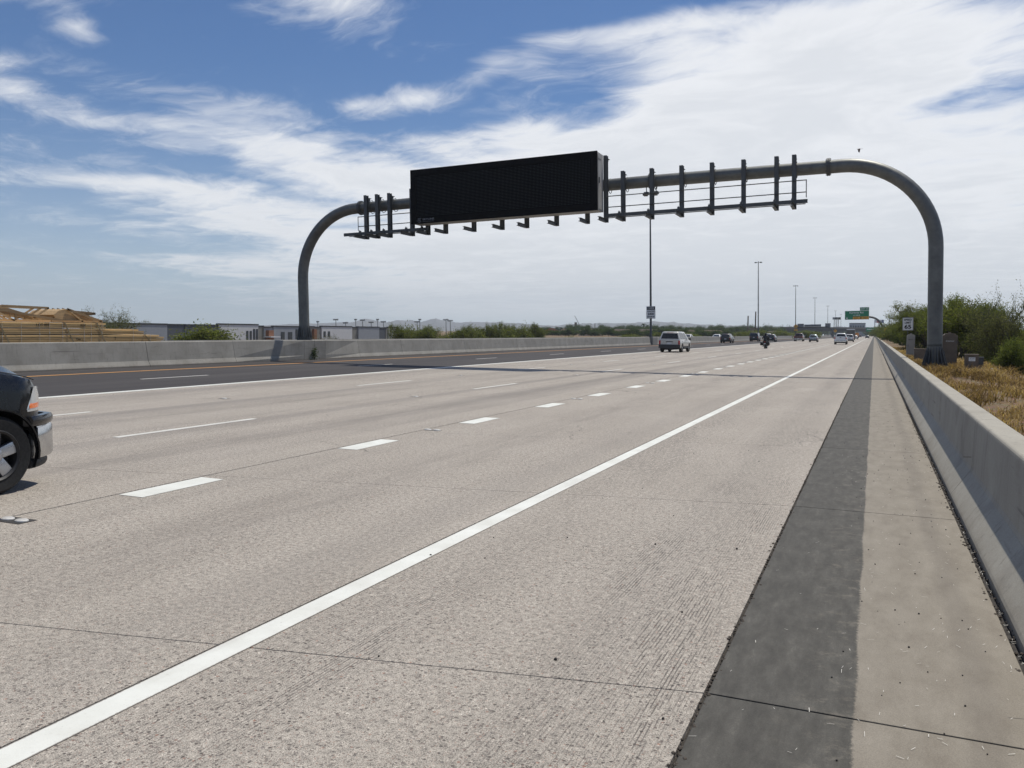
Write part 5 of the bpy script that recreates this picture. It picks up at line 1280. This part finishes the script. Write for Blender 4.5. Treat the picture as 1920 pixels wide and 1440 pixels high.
proto('sparse', 4, 5.4, 1.1, 4, 16, .075, 'leaf_sparse', 'bark_green', droop=.1, sub=6, rfac=.017)
proto('round_dark', 5, 6.5, 1.1, 1, 16, .26, 'leaf_dark', sub=6, twigs=6)
proto('bushy_far', 6, 4.5, 1.5, 4, 16, .20, 'leaf_olive', sub=5, twigs=6)
proto('bush', 7, 2.2, 1.6, 6, 26, .06, 'leaf_mesquite', sub=5, twigs=6)
def plant(kind, label, x, y, z, H, W, rz, group, name='tree', cat='tree'):
    tr, cr, mh, mw = PROTO[kind]
    t = thing(name, label, cat, (x, y, z), (0, 0, rz), group); s, w = H/mh, W/2/mw
    t.scale = (w, w, s); link('trunk', tr, t); link('crown', cr, t); return t
def build_trees():
    rnd = random.Random(21)
    G = 'mesquite trees beyond the right barrier'
    # (label, kind, image column, top row, distance ahead, width)
    R = [('sparse tall thin-leaved tree at the right edge, its bare twigs above the others', 'sparse', 1888, 520, 47, 6.5), ('dense mesquite filling the right edge behind the pedestal box', 'mesq_a', 1880, 562, 50, 7.5),
         ('broad mesquite right of the tall brown cabinet', 'mesq_b', 1822, 546, 52, 6.2), ('mesquite directly behind the tall brown cabinet', 'mesq_c', 1795, 550, 60, 7.), ('feathery mesquite just right of the arch post', 'mesq_a', 1772, 544, 70, 7.5),
         ('mesquite behind the arch post', 'mesq_b', 1745, 560, 78, 7.5), ('mesquite left of the arch post above the speed sign', 'mesq_c', 1725, 560, 84, 7.5), ('thin-topped tree above the SPEED LIMIT sign', 'sparse', 1722, 560, 80, 5.),
         ('mesquite behind the SPEED LIMIT sign', 'mesq_a', 1703, 585, 98, 7.), ('mesquite next left of the speed sign', 'mesq_b', 1690, 594, 122, 8.), ('small mesquite right of the yellow chevron sign', 'mesq_c', 1678, 602, 150, 8.),
         ('mesquite behind the yellow chevron sign', 'mesq_b', 1668, 606, 190, 9.), ('far mesquite behind the cantilever post', 'mesq_a', 1656, 608, 265, 10.), ('farthest mesquite at the end of the right barrier', 'mesq_c', 1646, 610, 380, 12.)]
    for lab, kind, px, top, D, W in R:
        a = az_of(px); x, y = D*math.tan(a), D
        zt = (629-.0105*(1646-px)-top)/1580*math.hypot(x, y)*math.cos(a+.4046)+CAM_H; zg = terrain(x, y)
        plant(kind, lab, x, y, zg, zt-zg, W, rnd.uniform(0, 6), G)
    # undergrowth that closes the gaps
    for i in range(20):
        y = 31+i*4.6+rnd.uniform(-1, 1); x = 7.6+.045*(y-30)+rnd.uniform(-.8, 1.6)
        plant(rnd.choice(['mesq_a', 'mesq_c', 'mesq_b']), 'dense green mesquite in the thicket behind the cabinets', x, y, terrain(x, y)-.3, rnd.uniform(2.8, 3.6)+.3, rnd.uniform(4.2, 5.6), rnd.uniform(0, 6), 'thicket behind the cabinets')
    for lab, x, y, h, w in (('low green bush at the right edge on the slope, nearest to the camera', 5.35, 26.5, 2.0, 2.6), ('low green bush behind the small dark meter box', 5.2, 38.5, 1.7, 2.4), ('low bush on the slope between the meter box and right edge', 5.9, 32, 1.9, 2.6)):
        plant('bush', lab, x, y, terrain(x, y)-.05, h, w, rnd.uniform(0, 6), 'bushes on the right slope', 'bush', 'bush')
    # left side, beyond the opposite carriageway
    GL = 'desert trees beyond the opposite carriageway'
    Lf = [('sparse grey-green tree right of the lumber load', 'sparse', 205, 566, 70, 8.), ('round green palo verde in front of the white warehouse', 'bushy_far', 385, 598, 84, 8.8), ('small thin tree in front of the warehouse, right of the arch post', 'sparse', 615, 622, 100, 5.)]
    for px, top, D, W, kind in ((752, 603, 125, 5.5, 'mesq_b'), (775, 600, 135, 7., 'bushy_far'), (800, 606, 130, 7., 'mesq_b'), (835, 612, 150, 8, 'bushy_far'), (868, 606, 150, 7., 'mesq_b'), (893, 602, 160, 7.5, 'bushy_far'), (912, 600, 165, 7.5, 'mesq_b'), (940, 606, 165, 8., 'bushy_far'), (962, 602, 175, 7.5, 'mesq_b'), (982, 600, 180, 7., 'bushy_far'), (1003, 602, 185, 7., 'mesq_b')):
        Lf.append((ORD[len(Lf)-3]+' bushy olive-green tree from the left in the row left of the field', kind, px, top, D, W))
    for px, top, D, W in ((1068, 627, 200, 9.), (1180, 624, 230, 10.), (1245, 622, 250, 10.), (1290, 622, 260, 12), (1395, 617, 300, 14), (1420, 616, 330, 14), (1465, 616, 330, 14), (1510, 617, 380, 12), (1525, 618, 420, 12), (1500, 619, 400, 12)):
        Lf.append(('green desert bush behind the median barrier, beside the open field', 'bushy_far', px, top, D, W))
    for lab, kind, px, top, D, W in Lf:
        a = az_of(px); x, y = D*math.sin(a), D*math.cos(a); zt = (629-.0105*(1646-px)-top)/1580*D*math.cos(a+.4046)+CAM_H; zg = terrain(x, y)
        plant(kind, lab, x, y, zg, max(1.5, zt-zg), W, rnd.uniform(0, 6), GL)
    # suburb tree belt
    for i in range(190):
        px = 1003+i*2.6+rnd.uniform(-4, 4); D = rnd.uniform(480, 760) if i % 4 else rnd.uniform(345, 372); a = az_of(px); x, y = D*math.sin(a), D*math.cos(a)
        if x > -58: continue
        top = rnd.uniform(605, 616) if px > 1060 else rnd.uniform(610, 618); top += 0 if i % 4 else 4.5; H = (629-.0105*(1646-px)-top)/1580*D*math.cos(a+.4046)+CAM_H
        plant('round_dark', 'dark round tree in the far suburb belt beyond the field', x, y, -.2, max(3, H), rnd.uniform(6, 11), rnd.uniform(0, 6), 'far suburb trees')
    # greenery on the overpass skyline
    for i in range(26):
        px = 1480+i*7.2; D = rnd.uniform(900, 1300); a = az_of(px); x, y = D*math.sin(a), D*math.cos(a)
        plant('round_dark', 'low dark tree on the skyline beyond the overpass', x, y, 0, rnd.uniform(6, 10.5), rnd.uniform(10, 18), rnd.uniform(0, 6), 'skyline trees beyond the overpass')
    # palms
    V, F = [], []; tube_arrays(V, F, [np.array([0, 0, -.2]), np.array([.1, 0, 3.]), np.array([.05, 0, 7.])], [.28, .2, .17], 7); tm = pydata_mesh('trunk', V, F, 'bark')
    rg = np.random.default_rng(9); Q = []
    for k in range(46):
        a = rg.uniform(0, 6.283); up = rg.uniform(-.7, 1.1); d = np.array([math.cos(a), math.sin(a), up]); L = rg.uniform(1.2, 1.7); p = np.array([.05, 0, 7.]); w = np.cross(d, [0, 0, 1.]); w /= np.linalg.norm(w)
        for s in range(4):
            q = p+d*L/4; Q.append(np.stack([p-w*.2, p+w*.2, q+w*.22*(1-s/4), q-w*.22*(1-s/4)])); p = q; d = d+np.array([0, 0, -.28])
    cm = quad_mesh('crown', np.array(Q), 'leaf_dark')
    for i, (px, top) in enumerate(((1043, 617), (1050, 614), (1068, 613), (1127, 611), (1141, 612), (1205, 606), (1212, 609), (1240, 611), (1284, 613), (1262, 614), (1315, 614), (1335, 613))):
        D = 560; a = az_of(px); x, y = D*math.sin(a), D*math.cos(a); H = (629-.0105*(1646-px)-top)/1580*D*math.cos(a+.4046)+CAM_H
        t = thing('palm_tree', ORD[i]+' fan palm from the left above the far suburb trees', 'palm tree', (x, y, 0), (0, 0, i), 'palms in the far suburb'); t.scale = (1.5, 1.5, max(.6, H/8.2)); link('trunk', tm, t); link('crown', cm, t)
build_trees()

def build_grass():
    rg = np.random.default_rng(4); n = 80000
    u = rg.random(n); y = 4+86*u**1.5; x = 1.24+rg.random(n)**1.15*5.2
    clump = np.array([hnoise(a*1.7, b*1.3, 1.)+.6*hnoise(a*4.1+3, b*3.7, 1.) for a, b in zip(x, y)])
    keep = (clump > -.08+rg.normal(0, .3, n)) & ~((x > 2.6) & (x < 4.2) & (y > 33.5) & (y < 36.4) & (rg.random(n) < .75)); x, y, clump = x[keep], y[keep], clump[keep]; n = len(x)
    z = np.array([terrain(a, b) for a, b in zip(x, y)])
    h = (.04+.13*rg.random(n)+.17*np.clip(clump, 0, 1)**1.5)*np.where(x < 4.4, 1., .55)*np.where(y > 45, .8, 1.)
    a = rg.uniform(0, 6.283, n); lean = rg.uniform(.2, 1.9, n)*h; wv = rg.uniform(.003, .007, n)*(1+y/22)
    dx, dy = np.cos(a), np.sin(a); px, py = -dy*wv, dx*wv
    b0 = np.stack([x-px, y-py, z-.02], 1); b1 = np.stack([x+px, y+py, z-.02], 1); mid = np.stack([x+dx*lean*.35, y+dy*lean*.35, z+h*.6], 1); P = np.stack([px, py, 0*px], 1)
    tip = np.stack([x+dx*lean, y+dy*lean, z+h*rg.uniform(.8, 1.1, n)], 1)
    Q = np.concatenate([np.stack([b0, b1, mid+P*.7, mid-P*.7], 1), np.stack([mid-P*.7, mid+P*.7, tip+P*.25, tip-P*.25], 1)])
    o = link('dry_grass', quad_mesh('dry_grass', Q, 'dry_grass')); tag(o, 'dry straw-coloured grass on the slope behind the right barrier', 'grass', kind='stuff')
    # tumbled dead stalks
    n = 500; x = 1.3+rg.random(n)*3.2; y = 6+rg.random(n)*34; V, F = [], []
    for i in range(n):
        p = np.array([x[i], y[i], terrain(x[i], y[i])+.05]); d = rg.normal(0, 1, 3); d[2] = abs(d[2])*.6; d /= np.linalg.norm(d); L = rg.uniform(.2, .5)
        tube_arrays(V, F, [p, p+d*L*.5, p+d*L+np.array([0, 0, -.06])], [.005, .004, .002], 3)
    o = link('dead_stalks', pydata_mesh('dead_stalks', V, F, 'dry_grass')); tag(o, 'tangled dead weed stalks lying in the dry grass', 'stalks', kind='stuff')
    # rubble on the slope
    n = 1400; x = 4.2+rg.random(n)**1.2*4; y = 14+rg.random(n)*50; V, F = [], []
    for i in range(n):
        s = rg.uniform(.02, .07); c = np.array([x[i], y[i], terrain(x[i], y[i])+s*.2]); o_ = len(V)
        for dz, r in ((-s*.6, .7), (s*.1, 1.), (s*.6, .5)):
            for k in range(5): V.append(c+np.array([math.cos(k*1.2566)*s*r*rg.uniform(.7, 1.2), math.sin(k*1.2566)*s*r*rg.uniform(.7, 1.2), dz]))
        for j in (0, 1):
            for k in range(5): F.append((o_+j*5+k, o_+j*5+(k+1) % 5, o_+j*5+5+(k+1) % 5, o_+j*5+5+k))
        F.append(tuple(o_+10+k for k in range(5)))
    o = link('gravel', pydata_mesh('gravel', V, F, 'footing')); tag(o, 'loose pale gravel scattered on the right slope', 'gravel', kind='stuff')
build_grass()

def build_debris():
    rg = np.random.default_rng(12)
    # straw clippings on the gutter
    n = 520; x = np.clip(rg.normal(.42, .42, n), -.62, .74); y = 1.2+rg.random(n)**1.4*14; V, F = [], []
    for i in range(n):
        a = rg.normal(1.2, .8); L = rg.uniform(.003, .014)*(1+.04*y[i]); w = rg.uniform(.0006, .0013); d = np.array([math.cos(a), math.sin(a), rg.normal(0, .1)])*L; p = np.array([-math.sin(a), math.cos(a), 0])*w; c = np.array([x[i], y[i], .005])
        o = len(V); V += [c-d-p, c-d+p, c+d+p+[0, 0, .003], c+d-p+[0, 0, .003]]; F.append((o, o+1, o+2, o+3))
    o = link('straw_litter', pydata_mesh('straw_litter', V, F, 'strap_white')); tag(o, 'tiny pale straw clippings strewn over the gutter', 'litter', kind='stuff')
    n = 260; V, F = [], []
    for i in range(n):
        if i < 210: x, y = np.clip(rg.normal(.35, .35), -.6, .74), 1.3+rg.random()**1.3*22
        else: x, y = rg.uniform(-3.0, -.7), 1.8+rg.random()*16
        s = rg.uniform(.0025, .0065)*(1.5 if i > 245 else 1); c = np.array([x, y, .003]); o = len(V)
        for dz, r in ((-s*.3, .8), (s*.4, 1.), (s*.9, .5)):
            for k in range(5): V.append(c+np.array([math.cos(k*1.2566)*s*r, math.sin(k*1.2566)*s*r*rg.uniform(.7, 1.3), dz]))
        for j in (0, 1):
            for k in range(5): F.append((o+j*5+k, o+j*5+(k+1) % 5, o+j*5+5+(k+1) % 5, o+j*5+5+k))
        F.append(tuple(o+10+k for k in range(5)))
    o = link('grit', pydata_mesh('grit', V, F, 'marker_base')); tag(o, 'small dark grit and pebbles on the shoulder and gutter', 'grit', kind='stuff')
    # crumbled soil in the gap at the barrier toe
    n = 1800; V, F = [], []
    for i in range(n):
        s = rg.uniform(.004, .012); c = np.array([rg.uniform(.69, .775), rg.uniform(1, 22), rg.uniform(-.02, .004)]) if i < 900 else np.array([-.645+rg.normal(0, .013), rg.uniform(1, 26), rg.uniform(-.012, .002)]); o = len(V)
        for dz, r in ((-s*.5, .8), (s*.3, 1.), (s*.8, .4)):
            for k in range(4): V.append(c+np.array([math.cos(k*1.57)*s*r, math.sin(k*1.57)*s*r*1.4, dz]))
        for j in (0, 1):
            for k in range(4): F.append((o+j*4+k, o+j*4+(k+1) % 4, o+j*4+4+(k+1) % 4, o+j*4+4+k))
        F.append(tuple(o+8+k for k in range(4)))
    o = link('toe_soil', pydata_mesh('toe_soil', V, F, 'joint_dirt')); tag(o, 'crumbs of soil in the gap along the barrier toe', 'soil', kind='stuff')
    # weed in the median joint
    w = thing('weed', 'small weed growing in the median barrier joint below the arch post', 'weed', (-27.46, 37.2, 0)); Q = []
    for i in range(240):
        h = rg.uniform(.02, .62); c = np.array([rg.normal(.03, .05), rg.normal(0, .05+.12*(1-h)), h]); u = rg.normal(0, 1, 3); u /= np.linalg.norm(u); v = np.cross(u, rg.normal(0, 1, 3)); v /= np.linalg.norm(v); Q.append(np.stack([c, c+u*.04+v*.02, c+u*.08, c+u*.04-v*.02]))
    link('leaves', quad_mesh('leaves', np.array(Q), 'leaf_dark'), w); V, F = [], []
    for k in range(5): tube_arrays(V, F, [np.array([.03, 0, 0]), np.array([.05+rg.normal(0, .03), rg.normal(0, .06), .3]), np.array([.04+rg.normal(0, .05), rg.normal(0, .1), .6])], [.006, .005, .002], 4)
    link('stem', pydata_mesh('stem', V, F, 'bark_green'), w)
build_debris()

# ================================================================== HAZE
def build_haze():
    m = bpy.data.materials.new('haze'); m.use_nodes = True; T = NT(m.node_tree); T.n.clear(); MATS['haze'] = m
    v = T.new('ShaderNodeVolumePrincipled'); v.inputs['Color'].default_value = (.82, .915, 1., 1); v.inputs['Density'].default_value = HAZE_D; v.inputs['Anisotropy'].default_value = .2
    o = T.new('ShaderNodeOutputMaterial'); T.l.new(v.outputs[0], o.inputs['Volume'])
    h = MB().b2((-6300, -3100, -25), (6300, 6350, 260)).build('haze', 'haze'); tag(h, 'thin pale dusty air lying over the plain', 'haze', kind='stuff')
HAZE_D = 1.6e-4
build_haze()
